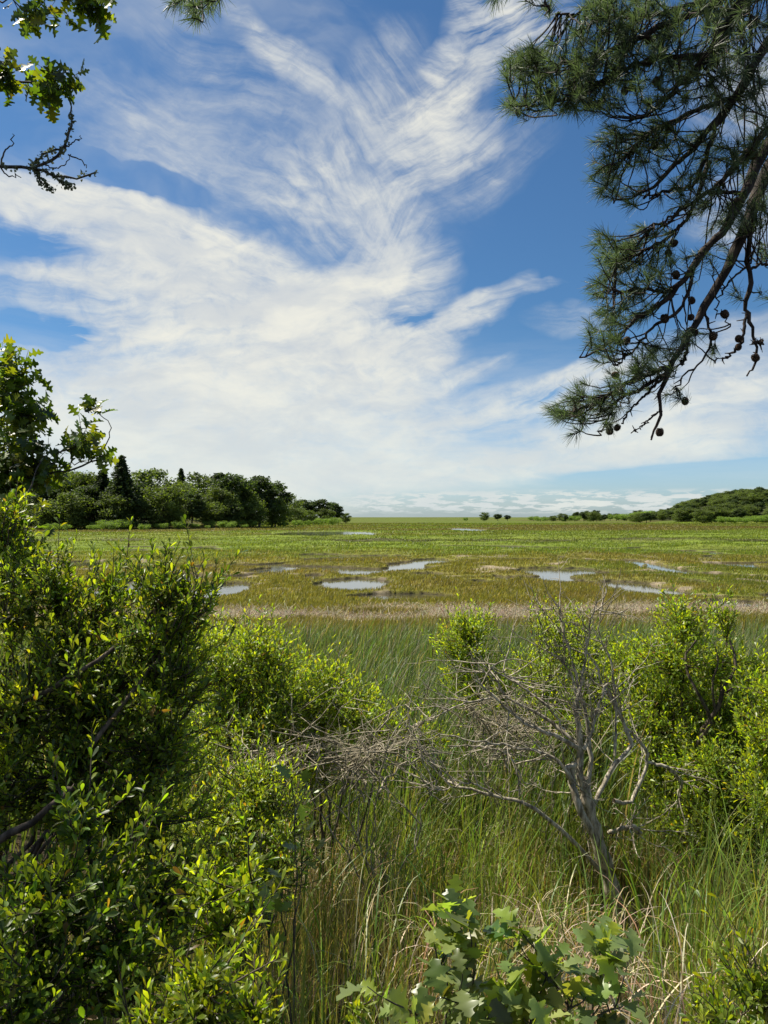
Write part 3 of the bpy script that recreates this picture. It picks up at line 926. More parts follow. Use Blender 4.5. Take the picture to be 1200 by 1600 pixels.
plant('groundsel_shrub', gpt(1085, 6.6, -.05), 'broad light green shrub at the right with two crooked brown stems', 'shrub', [
    (1070, 965, 6.6, 36, 28, .35, 70), (1130, 960, 6.6, 16, 26, .2, 26), (1050, 1020, 6.6, 60, 40, .5, 140), (1120, 1030, 6.7, 50, 40, .5, 90), (1180, 1050, 6.7, 40, 36, .4, 80),
    (980, 1040, 7.2, 50, 44, .5, 110), (1030, 1100, 6.8, 80, 60, .5, 220), (1130, 1110, 6.7, 80, 60, .5, 220), (980, 1130, 7.2, 60, 60, .5, 120), (1170, 1190, 6.4, 60, 70, .4, 170), (1070, 1200, 6.6, 90, 60, .5, 230),
    (1120, 1270, 6.0, 100, 50, .4, 200), (1020, 1180, 6.6, 60, 60, .4, 120), (1120, 1190, 6.1, 80, 50, .4, 160)],
    19, leaf=SHRUB_LEAF, lsize=(.034, .054), per=14, cols=SUNNY, twig_len=(.18, .4), limb_r=.02,
    extra_tw=[([(1095, 1260, 6.3), (1100, 1190, 6.3), (1092, 1150, 6.3), (1120, 1110, 6.2), (1130, 1075, 6.2), (1148, 1045, 6.2), (1140, 1000, 6.3)], .028, .008),
              ([(1100, 1200, 6.3), (1087, 1165, 6.25), (1110, 1125, 6.2), (1085, 1075, 6.2), (1070, 1030, 6.3), (1085, 1000, 6.3)], .02, .006),
              ([(1130, 1085, 6.2), (1150, 1073, 6.1), (1180, 1075, 6.1), (1215, 1070, 6.1)], .010, .005),
              ([(1118, 1112, 6.2), (1112, 1075, 6.2), (1120, 1040, 6.2), (1118, 1010, 6.2)], .012, .005)])
plant('groundsel_shrub', gpt(1215, 5.6, -.05), 'light green shrub cut by the right edge below the broad one', 'shrub', [
    (1200, 1080, 5.6, 30, 50, .35, 60), (1195, 1150, 5.5, 40, 60, .35, 110), (1190, 1240, 5.4, 45, 60, .35, 110)],
    20, leaf=SHRUB_LEAF, lsize=(.032, .052), per=15, cols=SUNNY, twig_len=(.18, .4))
plant('bayberry_shrub', gpt(1180, 2.3, -.05), 'low yellow-green shrub in the bottom right corner', 'shrub', [
    (1180, 1535, 2.3, 50, 36, .15, 50), (1130, 1590, 2.25, 60, 36, .15, 45)],
    21, lsize=(.026, .040), per=13, cols=((G_LIGHT * .9, .5), (G_YEL * .7, .2), (G_MID, .3)))
plant('weed_seedling', gpt(565, 2.3, -.02), 'small pale green seedling at the bottom edge in the grass', 'plant', [
    (562, 1578, 2.2, 22, 14, .05, 7)], 22, leaf=NARROW_LEAF, lsize=(.03, .05), per=10, cols=SUNNY, limb_r=.003)

plant('groundsel_shrub', gpt(890, 8.0, -.05), 'wide bright shrub behind the bare shrub, between the small rounded shrub and the broad one', 'shrub', [
    (870, 985, 8.0, 40, 28, .4, 90), (920, 1020, 7.8, 60, 36, .5, 130), (840, 1050, 7.8, 60, 44, .5, 150), (940, 1080, 7.6, 60, 50, .5, 140), (780, 1090, 7.8, 60, 44, .5, 120), (880, 1120, 7.4, 70, 44, .5, 130)],
    23, leaf=NARROW_LEAF, lsize=(.036, .058), per=15, cols=SUNNY, twig_len=(.2, .4))
plant('groundsel_shrub', gpt(620, 6.6, -.05), 'thin green shrub among the reeds at the right end of the grey twig tangle', 'shrub', [
    (610, 1120, 6.6, 36, 34, .4, 60), (660, 1150, 6.4, 50, 36, .4, 60)],
    24, leaf=NARROW_LEAF, lsize=(.032, .050), per=14, cols=SUNNY, twig_len=(.15, .3), bare=.2)
plant('groundsel_shrub', gpt(330, 6.8, -.05), 'yellow-green shrub behind the large left shrub, its top just showing before the reeds', 'shrub', [
    (330, 1000, 6.8, 40, 26, .4, 70), (460, 1060, 6.6, 44, 34, .4, 90)],
    25, leaf=NARROW_LEAF, lsize=(.034, .056), per=15, cols=SUNNY, twig_len=(.18, .4))

# oak saplings in the grass
OC = ((np.array([.20, .26, .085]), .5), (np.array([.14, .20, .06]), .3), (np.array([.26, .31, .05]), .2))
plant('oak_sapling', gpt(730, 2.15, -.05), 'oak sapling with big lobed leaves at the bottom, the taller left one', 'sapling', [
    (712, 1425, 2.1, 40, 14, .07, 4), (745, 1480, 2.1, 36, 16, .08, 3), (680, 1490, 2.1, 36, 20, .08, 3), (725, 1540, 2.05, 55, 20, .1, 4), (655, 1580, 2.0, 45, 20, .1, 4), (765, 1580, 2.0, 40, 20, .1, 4)],
    31, face_up=1.0, long_tw=2, leaf=BROAD_OAK, lsize=(.05, .092), per=4, t0=.3, cols=OC, mat=M_OAK, bark=M_OAKBARK, limb_r=.006, twig_len=(.06, .14), ang=1.25, limb_wob=.008, up=.3)
plant('oak_sapling', gpt(900, 2.1, -.05), 'wide leafy oak sapling at the bottom below the dead trunk', 'sapling', [
    (940, 1478, 2.05, 36, 14, .07, 4), (860, 1505, 2.05, 40, 14, .08, 5), (800, 1535, 2.05, 40, 18, .1, 5), (885, 1555, 2.0, 60, 20, .12, 6), (955, 1560, 2.0, 42, 20, .1, 5), (830, 1590, 1.95, 70, 16, .1, 6)],
    32, face_up=1.0, long_tw=2, leaf=BROAD_OAK, lsize=(.052, .098), per=4, t0=.3, cols=OC, mat=M_OAK, bark=M_OAKBARK, limb_r=.006, twig_len=(.06, .14), ang=1.25, limb_wob=.008, up=.3)
plant('oak_sapling', gpt(455, 2.9, -.05), 'slender oak sapling on the left side of the grass beside the shrubs', 'sapling', [
    (465, 1255, 2.9, 30, 10, .08, 3), (470, 1320, 2.9, 34, 16, .08, 4), (445, 1375, 2.9, 40, 20, .1, 6), (425, 1430, 2.85, 36, 20, .1, 6)],
    33, face_up=1.0, long_tw=2, leaf=BROAD_OAK, lsize=(.05, .08), per=3, t0=.3, cols=OC, mat=M_OAK, bark=M_OAKBARK, limb_r=.006, twig_len=(.06, .14), ang=1.25, limb_wob=.008, up=.3)


# bare weathered shrub with a few leafy tips
def bare_shrub():
    rs = np.random.default_rng(41)
    D = 5.5
    base = gpt(968, D, -.05)
    root = thing('bare_shrub', base, 'half dead grey shrub with a leaning forked trunk and bare crooked branches', 'shrub')
    tr = Tubes(); br = Tubes()
    trunk = smooth_path([(*P(972, 1445, D),), P(958, 1400, D), P(945, 1350, D), P(930, 1300, D), P(918, 1255, D), P(908, 1215, D)], 26)
    k = np.arange(26)
    tr.add(wob(trunk, .006, rs), np.linspace(.068, .034, 26) * (1 + .12 * np.sin(k * 1.3)), 12)
    t2 = smooth_path([P(950, 1370, D), P(935, 1320, D - .1), P(905, 1260, D - .15), P(893, 1220, D - .1), P(898, 1190, D - .1)], 18)
    tr.add(wob(t2, .005, rs), np.linspace(.030, .022, 18), 9)
    limbs = [
        # long low limb going left
        ([(955, 1380, D), (915, 1335, D - .1), (870, 1290, D - .2), (820, 1255, D - .3), (770, 1240, D - .3), (720, 1228, D - .3), (690, 1215, D - .2), (672, 1185, D - .2)], .024, .006),
        ([(770, 1240, D - .3), (735, 1222, D - .4), (700, 1232, D - .5), (668, 1240, D - .5)], .010, .003),
        # pale fork
        ([(898, 1195, D - .1), (885, 1200, D - .15), (893, 1225, D - .1), (905, 1255, D)], .022, .028),
        ([(893, 1225, D - .1), (884, 1205, D - .2), (860, 1180, D - .2), (800, 1165, D - .2), (760, 1160, D - .3), (700, 1150, D - .3)], .020, .005),
        ([(905, 1215, D), (905, 1160, D), (900, 1110, D), (905, 1075, D)], .036, .018),
        ([(905, 1170, D), (870, 1150, D - .1), (830, 1135, D - .1), (790, 1105, D - .15), (740, 1062, D - .2)], .024, .006),
        ([(900, 1160, D), (850, 1120, D + .1), (800, 1095, D + .1), (770, 1060, D + .1), (746, 1045, D + .1)], .020, .005),
        ([(912, 1170, D - .1), (925, 1140, D - .1), (932, 1110, D - .1), (948, 1068, D - .1)], .017, .011),
        ([(918, 1235, D), (922, 1180, D + .05), (915, 1120, D + .1), (895, 1040, D + .1), (880, 980, D + .1), (872, 940, D + .1)], .024, .005),
        ([(905, 1110, D), (890, 1050, D + .1), (855, 1010, D + .15), (842, 960, D + .2)], .015, .004),
        ([(905, 1085, D), (915, 1020, D + .1), (925, 960, D + .1), (948, 925, D + .2)], .014, .003),
        ([(925, 1260, D), (955, 1200, D + .1), (985, 1160, D + .2), (965, 1110, D + .2), (955, 1080, D + .2)], .024, .012),
        ([(985, 1160, D + .2), (965, 1110, D + .2), (940, 1070, D + .1), (930, 1035, D + .1), (905, 1010, D + .1)], .016, .005),
        ([(958, 1250, D + .1), (985, 1250, D + .2), (1010, 1190, D + .3), (1000, 1160, D + .3), (975, 1130, D + .3), (950, 1085, D + .3)], .022, .008),
        ([(1010, 1190, D + .3), (1045, 1200, D + .3), (1062, 1222, D + .4), (1058, 1260, D + .4)], .015, .018),
        ([(960, 1180, D + .1), (962, 1100, D + .2), (955, 1040, D + .2), (935, 985, D + .2), (945, 930, D + .2)], .013, .003),
        ([(950, 1300, D), (985, 1290, D - .1), (1000, 1300, D - .1)], .02, .016),
        ([(840, 1040, D), (800, 1030, D), (770, 1045, D), (820, 1075, D), (862, 1110, D), (880, 1140, D)], .004, .012),
        ([(770, 1042, D + .05), (800, 1060, D + .05), (850, 1100, D)], .005, .009),
        ([(700, 1165, D - .2), (740, 1165, D - .2), (790, 1175, D - .2), (808, 1205, D - .3), (812, 1240, D - .3)], .006, .009),
        ([(768, 1090, D), (720, 1100, D), (680, 1120, D - .1), (655, 1130, D - .1)], .009, .004),
    ]
    paths = []
    for pts, r0, r1 in limbs:
        lp = wob(smooth_path([P(*q) for q in pts], 22), .007, rs)
        br.add(lp, np.linspace(r0, r1, 22) * .78 * rs.uniform(.88, 1.14, 22), 7)
        paths.append((lp, r1 < .008))
    # twigs
    tips = []
    for lp, thin in paths:
        for _ in range(10):
            j = rs.integers(5, 21)
            a = lp[j]; d0 = norm(lp[j] - lp[j - 1])
            for lev in range(1):
                L = rs.uniform(.12, .5)
                leftish = np.array([-.35 if a[0] < 1.5 else .1, 0, .35])
                e = norm(d0 * .7 + rs.normal(0, .55, 3) + leftish * .6)
                tw = wob(bez(a, a + e * L * .4, a + e * L * .7 + rs.normal(0, .05, 3), a + e * L + np.array([0, 0, rs.uniform(-.05, .12)]), 8), .006, rs)
                br.add(tw, np.linspace(.0052, .0014, 8), 4)
                for _k in range(3):
                    q = tw[rs.integers(2, 7)]; e2 = norm(e + rs.normal(0, .7, 3)); l2 = L * rs.uniform(.25, .6)
                    t2 = wob(bez(q, q + e2 * l2 * .4, q + e2 * l2 * .7, q + e2 * l2, 5), .004, rs)
                    br.add(t2, np.linspace(.0026, .001, 5), 3)
                    tips.append(t2)
    for t_, nm, mt in ((tr, 'trunk', M_BARE), (br, 'branches', M_BARE)):
        o = t_.build(nm, mt, None, loc=base); o.location = (0, 0, 0); o.parent = root
    # the living tips
    pos, dr, nr = [], [], []
    tb = Tubes()
    for (px, py, d, rx, ry, n) in [(848, 960, D + .2, 22, 34, 26), (880, 1000, D + .2, 40, 40, 20), (900, 960, D + .2, 14, 24, 14), (940, 1040, D + .4, 45, 30, 22), (860, 1040, D + .3, 40, 40, 16)]:
        for _ in range(n):
            c = P(px + rs.uniform(-rx, rx), py + rs.uniform(-ry, ry), d + rs.uniform(-.2, .2))
            a = c - np.array([rs.normal(0, .05), 0, rs.uniform(.15, .3)])
            tw = wob(bez(a, a + (c - a) * .3 + rs.normal(0, .02, 3), a + (c - a) * .7, c, 6), .004, rs)
            tb.add(tw, np.linspace(.003, .001, 6), 3)
            p_, d_, n_ = leaf_sites(tw, rs, 11, .3, .8)
            pos.append(p_); dr.append(d_); nr.append(n_)
    pos = np.concatenate(pos); dr = np.concatenate(dr); nr = np.concatenate(nr); n = len(pos)
    v, f = inst(*SHRUB_LEAF, pos, dr, nr, rs.uniform(.026, .045, n))
    cc = np.array([G_LIGHT * 1.1, G_MID, G_YEL * .8])[rs.choice(3, n, p=[.6, .25, .15])] * (1 + rs.normal(0, .12, (n, 1)))
    o = mesh_obj('foliage', v, f, M_LEAF, None, col=np.repeat(cc, len(SHRUB_LEAF[0]), 0), loc=base); o.location = (0, 0, 0); o.parent = root
    o = tb.build('leafy_twigs', M_BARK, None, loc=base); o.location = (0, 0, 0); o.parent = root


bare_shrub()


def twig_tangle(name, base, label, cx, cy, d, rx, ry, rd, n, seed, Ls=(.15, .6)):
    rs = np.random.default_rng(seed)
    root_o = base
    tb = Tubes()
    # a few stems from the ground, then twigs off them
    stems = []
    for i in range(16):
        side = 1 if i % 2 else -1
        c = P(cx + side * rs.uniform(.3, 1.0) * rx, cy + rs.uniform(-ry, ry), d + rs.uniform(-rd, rd))
        b0 = P(cx + side * rs.uniform(-.4, .3) * rx, cy + ry * rs.uniform(.6, 1.3), d + rs.uniform(-rd, rd) * .5) if i > 3 else base + rs.normal(0, .08, 3) * [1, 1, 0]
        lp = wob(bez(b0, b0 + [0, 0, .15], (b0 + c) / 2 + [0, 0, .15], c, 14), .022, rs)
        tb.add(lp, np.linspace(.008, .003, 14), 5); stems.append(lp)
    for i in range(n):
        lp = stems[rs.integers(len(stems))]
        j = rs.integers(5, 14)
        a = lp[j]
        c = P(cx + rs.normal(0, rx * .5), cy + rs.normal(0, ry * .5), d + rs.normal(0, rd * .6))
        L = min(np.linalg.norm(c - a), rs.uniform(*Ls))
        e = norm(c - a + rs.normal(0, .15, 3))
        tw = wob(bez(a, a + e * L * .3 + rs.normal(0, .04, 3), a + e * L * .7 + rs.normal(0, .05, 3), a + e * L, 8), .007, rs)
        tb.add(tw, np.linspace(.0042, .0013, 8), 4)
        for _ in range(3):
            q = tw[rs.integers(2, 7)]; e2 = norm(e + rs.normal(0, .7, 3)); l2 = L * rs.uniform(.25, .6)
            tb.add(wob(bez(q, q + e2 * l2 * .4, q + e2 * l2 * .7, q + e2 * l2, 5), .004, rs), np.linspace(.0024, .001, 5), 3)
    o = tb.build(name, M_DEAD, None, loc=base)
    tag(o, label, 'shrub')
    return o


twig_tangle('dead_shrub', gpt(590, 4.9), 'tangle of thin bare grey twigs below the rounded shrub, left of the bare shrub', 560, 1165, 4.9, 150, 74, .45, 130, 51, (.15, .8))
twig_tangle('dead_shrub', gpt(430, 4.6), 'dry brown twigs under the tall yellow-green shrub', 420, 1200, 4.6, 80, 45, .3, 110, 52)
twig_tangle('dead_shrub', gpt(830, 6.0), 'fine upright grey twigs behind the bare shrub, in front of the reeds', 770, 1120, 6.1, 120, 70, .4, 130, 53)


# ------------------------------------------------------------------ oak at the left
def oak_tree():
    base = gpt(-330, 4.4, -.1)
    base[0] = -3.9
    rs = np.random.default_rng(61)
    D = 4.6
    clumps = [
        # low boughs in view
        (12, 590, D, 26, 42, .25, 24), (38, 645, D, 36, 36, .25, 22), (15, 730, D, 38, 60, .3, 40), (60, 725, D, 44, 38, .3, 24), (128, 690, D, 28, 20, .12, 13), (155, 712, D, 18, 10, .1, 4),
        (12, 840, D - .6, 30, 60, .25, 34), (148, 640, D, 8, 8, .05, 2),
        # boughs at the top left
        (50, 16, 4.0, 34, 22, .2, 10), (148, 18, 4.0, 20, 24, .12, 8), (8, 115, 4.0, 16, 30, .15, 7), (85, 145, 4.0, 28, 28, .15, 15), (-90, 60, 4.0, 50, 90, .4, 26), (100, -50, 4.0, 90, 26, .3, 16),
    ]
    # unseen crown to the left and above, clumps placed to shade the lower left
    made = 0
    for i in range(1500):
        dq = rs.uniform(2.4, 5.6)
        cx_, cz_ = rs.uniform(-4.6, -1.6), rs.uniform(3.4, 8.0)
        q = (600 + F * cx_ / dq, HOR - (cz_ - CAM_H) * F / dq, dq)
        c = P(*q); ok = q[0] < -130 * 4 / dq and not (q[1] > 760)
        for z, lim in ((3.0, -10), (2.3, 120), (1.6, 300)):
            s_ = c - SUNV * (c[2] - z) / SUNV[2]
            if s_[1] > 1.2 and 600 + F * s_[0] / s_[1] > lim: ok = False
        if ok:
            clumps.append((*q, 480 / dq, 420 / dq, .5, 34)); made += 1
        if made >= 44: break
    limbs = {}
    j0 = (-620, 560, D)
    limbs[0] = [(-560, 800, D), (-200, 760, D), (-20, 700, D), (18, 590, D)]
    limbs[1] = [(-560, 800, D), (-200, 760, D), (-10, 720, D), (40, 650, D)]
    limbs[4] = [(-560, 900, D), (-200, 830, D), (0, 780, D), (70, 725, D), (130, 690, D)]
    limbs[5] = [(0, 780, D), (60, 735, D), (120, 728, D), (160, 715, D)]
    limbs[7] = [(60, 745, D), (140, 725, D), (165, 705, D), (170, 665, D), (148, 640, D)]
    limbs[3] = [(-560, 900, D), (-200, 850, D), (-20, 790, D), (60, 725, D)]
    limbs[2] = [(-560, 900, D), (-200, 850, D), (-40, 800, D), (20, 740, D)]
    limbs[6] = [(-560, 1000, D), (-100, 1000, D - .4), (5, 900, D - .6), (30, 800, D - .5), (70, 720, D - .2)]
    limbs[8] = [(-560, 100, 4.2), (-250, 20, 4.1), (-60, -20, 4.0), (55, 20, 4.0)]
    limbs[9] = [(-300, -80, 4.1), (-60, -50, 4.0), (60, -20, 4.0), (150, 10, 4.0)]
    limbs[10] = [(-560, 200, 4.2), (-200, 130, 4.1), (-40, 95, 4.0), (8, 100, 4.0)]
    limbs[12] = [(-560, 200, 4.2), (-300, 120, 4.1), (-150, 80, 4.0), (-90, 60, 4.0)]
    limbs[13] = [(-560, -300, 4.2), (-200, -160, 4.0), (0, -90, 4.0), (100, -60, 4.0)]
    limbs[11] = [(-200, 130, 4.1), (-40, 95, 4.0), (30, 122, 4.0), (90, 132, 4.0)]
    OK = ((np.array([.085, .135, .022]), .5), (np.array([.055, .09, .018]), .3), (np.array([.17, .20, .025]), .2))
    dead = [([(-60, 262, 4.0), (0, 258, 4.0), (55, 262, 4.0), (80, 270, 4.0), (110, 275, 4.0), (148, 267, 4.0)], .010, .004),
            ([(50, 260, 4.0), (85, 245, 4.0), (100, 225, 4.0), (108, 195, 4.0), (110, 170, 4.0), (112, 150, 4.0)], .009, .003),
            ([(95, 232, 4.0), (75, 235, 4.0), (60, 245, 4.0), (48, 258, 4.0)], .005, .006),
            ([(100, 230, 4.0), (115, 218, 4.0), (127, 210, 4.0)], .004, .002), ([(105, 240, 4.0), (125, 248, 4.0), (135, 262, 4.0)], .004, .002),
            ([(0, 258, 4.0), (5, 235, 4.0), (16, 222, 4.0), (18, 208, 4.0)], .005, .002), ([(52, 265, 4.0), (66, 285, 4.0), (80, 296, 4.0)], .005, .002),
            ([(80, 270, 4.0), (98, 285, 4.0), (112, 289, 4.0)], .004, .002), ([(-10, 250, 4.0), (10, 272, 4.0), (30, 276, 4.0)], .005, .002),
            ([(28, 108, 4.0), (44, 98, 4.0), (55, 92, 4.0)], .005, .002),
            ([(70, 256, 4.0), (85, 262, 4.0), (100, 255, 4.0), (110, 240, 4.0)], .004, .002)]
    root = plant('oak_tree', base, 'leafy oak reaching in from the left edge with a lichen-covered dead twig', 'tree', clumps, 62, leaf=OAK_LEAF, lsize=(.065, .105), per=6, cols=OK, mat=M_OAK,
                 bark=M_OAKBARK, limb_r=.028, twig_len=(.12, .3), limbs=limbs, limb_rs={0: .012, 1: .010, 2: .016, 4: .013, 5: .006, 6: .014, 7: .006, 8: .012, 9: .010, 10: .010, 11: .009, 12: .014, 13: .012, 3: .012}, ang=1.1, droop=.35, extra_tw=dead, limb_wob=.015, up=.25)
    tb = Tubes()
    tr = smooth_path([base, base + [.05, .02, 1.5], base + [-.1, .1, 3.2], base + [.1, 0, 5.0], base + [0, 0, 6.5]], 30)
    tb.add(tr, np.linspace(.17, .05, 30), 14)
    o = tb.build('trunk', M_OAKBARK, None, loc=base); o.location = (0, 0, 0); o.parent = root
    # lichen tufts on the dead twig
    pos = []
    for pts, r0, r1 in dead[:3] + dead[6:8]:
        lp = smooth_path([P(*q) for q in pts], 30)
        for q in lp[rs.random(30) < .7]:
            for _ in range(6): pos.append(q + rs.normal(0, .009, 3))
    pos = np.array(pos); n = len(pos)
    v, f = inst(*CLUMP, pos, rs.normal(0, 1, (n, 3)), rs.normal(0, 1, (n, 3)), rs.uniform(.008, .018, n))
    cc = np.clip(np.array([[.17, .20, .12]]) * (1 + rs.normal(0, .2, (n, 1))), .02, .6)
    o = mesh_obj('lichen', v, f, M_LICHEN, None, col=np.repeat(cc, len(CLUMP[0]), 0), loc=base); o.location = (0, 0, 0); o.parent = root


oak_tree()


# ------------------------------------------------------------------ pine at the upper right
def cone_mesh():
    tb_v, tb_f = [], []
    # egg-shaped core with open scales in spirals
    n = 70
    i = np.arange(n)
    t = (i + .5) / n
    ph = i * 2.399963
    zz = t * .045
    rr = .019 * np.sqrt(np.clip(np.sin(math.pi * (t * .86 + .10)), 0, 1))
    pos = np.stack([np.cos(ph) * rr * .45, np.sin(ph) * rr * .45, zz], 1)
    out = np.stack([np.cos(ph), np.sin(ph), .55 * (t * 2 - .2)], 1)
    nrm = np.stack([-np.cos(ph) * .3, -np.sin(ph) * .3, np.ones(n)], 1)
    scale_t = (np.array([(-.3, 0, 0), (.3, 0, 0), (.5, .75, .1), (0, 1.05, .25), (-.5, .75, .1), (-.3, 0, -.18), (.3, 0, -.18), (.45, .75, -.05), (0, 1.0, .08), (-.45, .75, -.05)]),
               np.array([(0, 1, 2), (0, 2, 3), (0, 3, 4), (5, 7, 6), (5, 8, 7), (5, 9, 8), (4, 3, 8), (4, 8, 9), (3, 2, 7), (3, 7, 8)]))
    v, f = inst(*scale_t, pos, out, nrm, np.maximum(rr * .95, .006))
    return v, f


def pine_tree():
    rs = np.random.default_rng(71)
    D = 3.9
    base = np.array([3.6, 4.3, 0.0])
    base[2] = float(ground_h(base[None, 0], base[None, 1])[0]) - .1
    root = thing('pine_tree', base, 'pitch pine hanging cone-laden boughs into the upper right of the view', 'tree')
    tb = Tubes()
    tr = smooth_path([base, base + [.05, 0, 2], base + [-.05, .1, 4.2], base + [-.25, 0, 6.2], base + [-.2, -.1, 8.2]], 40)
    tb.add(wob(tr, .01, rs), np.linspace(.19, .07, 40) * (1 + .08 * np.sin(np.arange(40) * 2.1)), 14)
    o = tb.build('trunk', M_PINEBARK, None, loc=base); o.location = (0, 0, 0); o.parent = root
    cv, cf = cone_mesh()
    cone_me = None

    def bough(paths, tufts, cones, seed, density=.62):
        """one bough: limb paths (px,py,d,..), needle regions (px,py,d,rx,ry,n), cones (px,py)"""
        nonlocal cone_me
        r = np.random.default_rng(seed)
        lb = Tubes(); allp = []
        for pts, r0, r1 in paths:
            lp = wob(smooth_path([P(*q) for q in pts], 30), .008, r)
            lb.add(lp, np.linspace(r0, r1, 30) * r.uniform(.86, 1.16, 30), 8)
            allp.append(lp)
            for j in range(2, 29, 2):   # short dead stubs
                if r.random() < .6:
                    e = norm(r.normal(0, 1, 3)); lb.add(np.array([lp[j], lp[j] + e * r.uniform(.02, .05)]), [.004, .002], 4)
        allp = np.concatenate(allp)
        tw_all = []
        for (px, py, d, rx, ry, n) in tufts:
            for _ in range(int(n * density)):
                a_ = r.random() * 6.283; q_ = math.sqrt(r.random())
                tp = P(px + math.cos(a_) * q_ * rx, py + math.sin(a_) * q_ * ry, d + r.normal(0, .16))
                # start from a limb point that lies up and to the right of the tip
                dist = np.linalg.norm(allp - tp, axis=1) + 1.2 * np.maximum(0, tp[0] - allp[:, 0]) + .5 * np.maximum(0, tp[2] - allp[:, 2])
                k = np.argsort(dist)[:14]; a = allp[r.choice(k)]
                L = np.linalg.norm(tp - a)
                if L > .45:
                    a = tp + (a - tp) / L * .45; L = .45
                    dd = np.linalg.norm(allp - a, axis=1); s = allp[np.argmin(dd)]
                    lb.add(wob(bez(s, s + (a - s) * .3 + [0, 0, -.03], s + (a - s) * .7 + [0, 0, -.03], a, 8), .006, r), np.linspace(.0065, .0035, 8), 4)
                e = norm((tp - a) / max(L, .01) * .6 + np.array([-.35, 0, .35]) + r.normal(0, .3, 3))
                tw = wob(bez(a, a + (tp - a) * .35 + np.array([0, 0, -.12]) * L, tp - e * L * .3, tp, 8), .004, r)
                lb.add(tw, np.linspace(.0042, .0022, 8), 4)
                tw_all.append(tw)
        lo = lb.build('bough', M_PINEBARK, None, loc=base); lo.location = (0, 0, 0); lo.parent = root
        # needles
        NP, ND, NL = [], [], []
        for tw in tw_all:
            e = norm(tw[-1] - tw[-3])
            L = r.uniform(.04, .09)
            m = int(r.uniform(36, 80))
            ref = np.array([.2, .9, .3]); a = norm(np.cross(e, ref)); b = np.cross(e, a)
            s = r.random(m)
            ph = r.random(m) * 6.283
            ang = (1.15 - .8 * s) + r.normal(0, .15, m)
            NP.append(tw[-1] - e * (1 - s)[:, None] * L)
            dirs = e * np.cos(ang)[:, None] + (np.cos(ph)[:, None] * a + np.sin(ph)[:, None] * b) * np.sin(ang)[:, None]
            ND.append(dirs)
            NL.append(r.uniform(.04, .09, m) * r.uniform(.8, 1.15))
        if NP:
            NP = np.concatenate(NP); ND = norm(np.concatenate(ND)); NL = np.concatenate(NL); n = len(NP)
            NN = r.normal(0, 1, (n, 3))
            tv = np.array([(-.5, 0, 0), (.5, 0, 0), (.4, .55, .0), (-.4, .55, .0), (0, 1, 0)]); 
            tv = np.array([(-.5, 0, 0), (.5, 0, 0), (.45, .55, 0), (-.45, .55, 0), (.12, 1, 0), (-.12, 1, 0)]); tf = np.array([(0, 1, 2, 3), (3, 2, 4, 5)])
            sc = np.stack([np.full(n, .0021), NL, np.ones(n)], 1)
            tv2 = tv.copy()
            v, f = inst(tv2, tf, NP, ND, NN, sc)
            # slight bend down of the outer half
            vv = v.reshape(n, 6, 3); vv[:, 4:, 2] -= .006; vv[:, 2:4, 2] -= .0015
            cc = np.array([[.080, .115, .050], [.12, .16, .08], [.048, .072, .035]])[r.choice(3, n, p=[.5, .25, .25])] * (1 + r.normal(0, .15, (n, 1)))
            no = mesh_obj('needles', vv.reshape(-1, 3), f, M_NEEDLE, None, col=np.repeat(np.clip(cc, .01, .5), 6, 0), loc=base); no.location = (0, 0, 0); no.parent = lo
        for (px, py, d) in cones:
            c = P(px, py, d)
            near = np.concatenate([allp] + [w_[2:] for w_ in tw_all]); q_ = near[np.argmin(np.linalg.norm(near - c, axis=1))]
            c = c if np.linalg.norm(q_ - c) < .02 else q_ + norm(c - q_) * .02
            if cone_me is None:
                co = mesh_obj('pine_cone', cv, cf, M_CONE); cone_me = co.data
            else:
                co = bpy.data.objects.new('pine_cone', cone_me); COL.objects.link(co)
            co.location = c - base; co.rotation_euler = (r.uniform(1.6, 3.6), r.uniform(-.6, .6), r.uniform(0, 6.28)); s = r.uniform(.7, .95); co.scale = (s, s, s)
            co.parent = lo
            # the stalk it hangs from
        return lo

    # lowest bough (main descending limb)
    T = 4.0
    bough([([(1500, -60, 4.3), (1290, 120, 4.2), (1205, 262, 4.1), (1172, 335, T), (1153, 385, T), (1133, 427, T), (1107, 467, T), (1083, 517, T), (1063, 547, T), (1047, 577, T), (1033, 617, T), (1030, 657, T), (1018, 688, T)], .038, .005),
           ([(1050, 570, T), (1020, 582, T), (985, 597, T), (950, 618, T), (915, 636, T), (885, 645, T)], .013, .004),
           ([(1045, 580, T), (1000, 608, T), (965, 625, T), (950, 655, T), (935, 678, T)], .010, .004),
           ([(1078, 525, T), (1070, 560, T), (1066, 570, T)], .009, .006),
           ([(1045, 582, T), (1010, 615, T), (985, 640, T), (970, 662, T)], .008, .004),
           ([(1100, 480, T), (1110, 540, T), (1060, 600, T), (1065, 625, T)], .007, .003),
           ([(1033, 640, T), (1010, 660, T), (990, 677, T)], .005, .003)],
          [(885, 630, T, 30, 24, 26), (930, 620, T, 40, 28, 34), (930, 655, T, 45, 20, 22), (985, 590, T, 40, 26, 32), (1020, 560, T, 45, 22, 24), (1060, 600, T, 22, 26, 7), (1010, 620, T, 30, 20, 8), (1115, 545, T, 20, 15, 4), (870, 640, T, 16, 12, 8), (895, 670, T, 14, 10, 4)],
          [(946, 663, T), (956, 668, T), (968, 664, T), (1071, 621, T), (1032, 669, T), (970, 576, T), (1075, 493, 3.9), (1105, 510, 3.9), (1131, 508, 3.9)], 72)
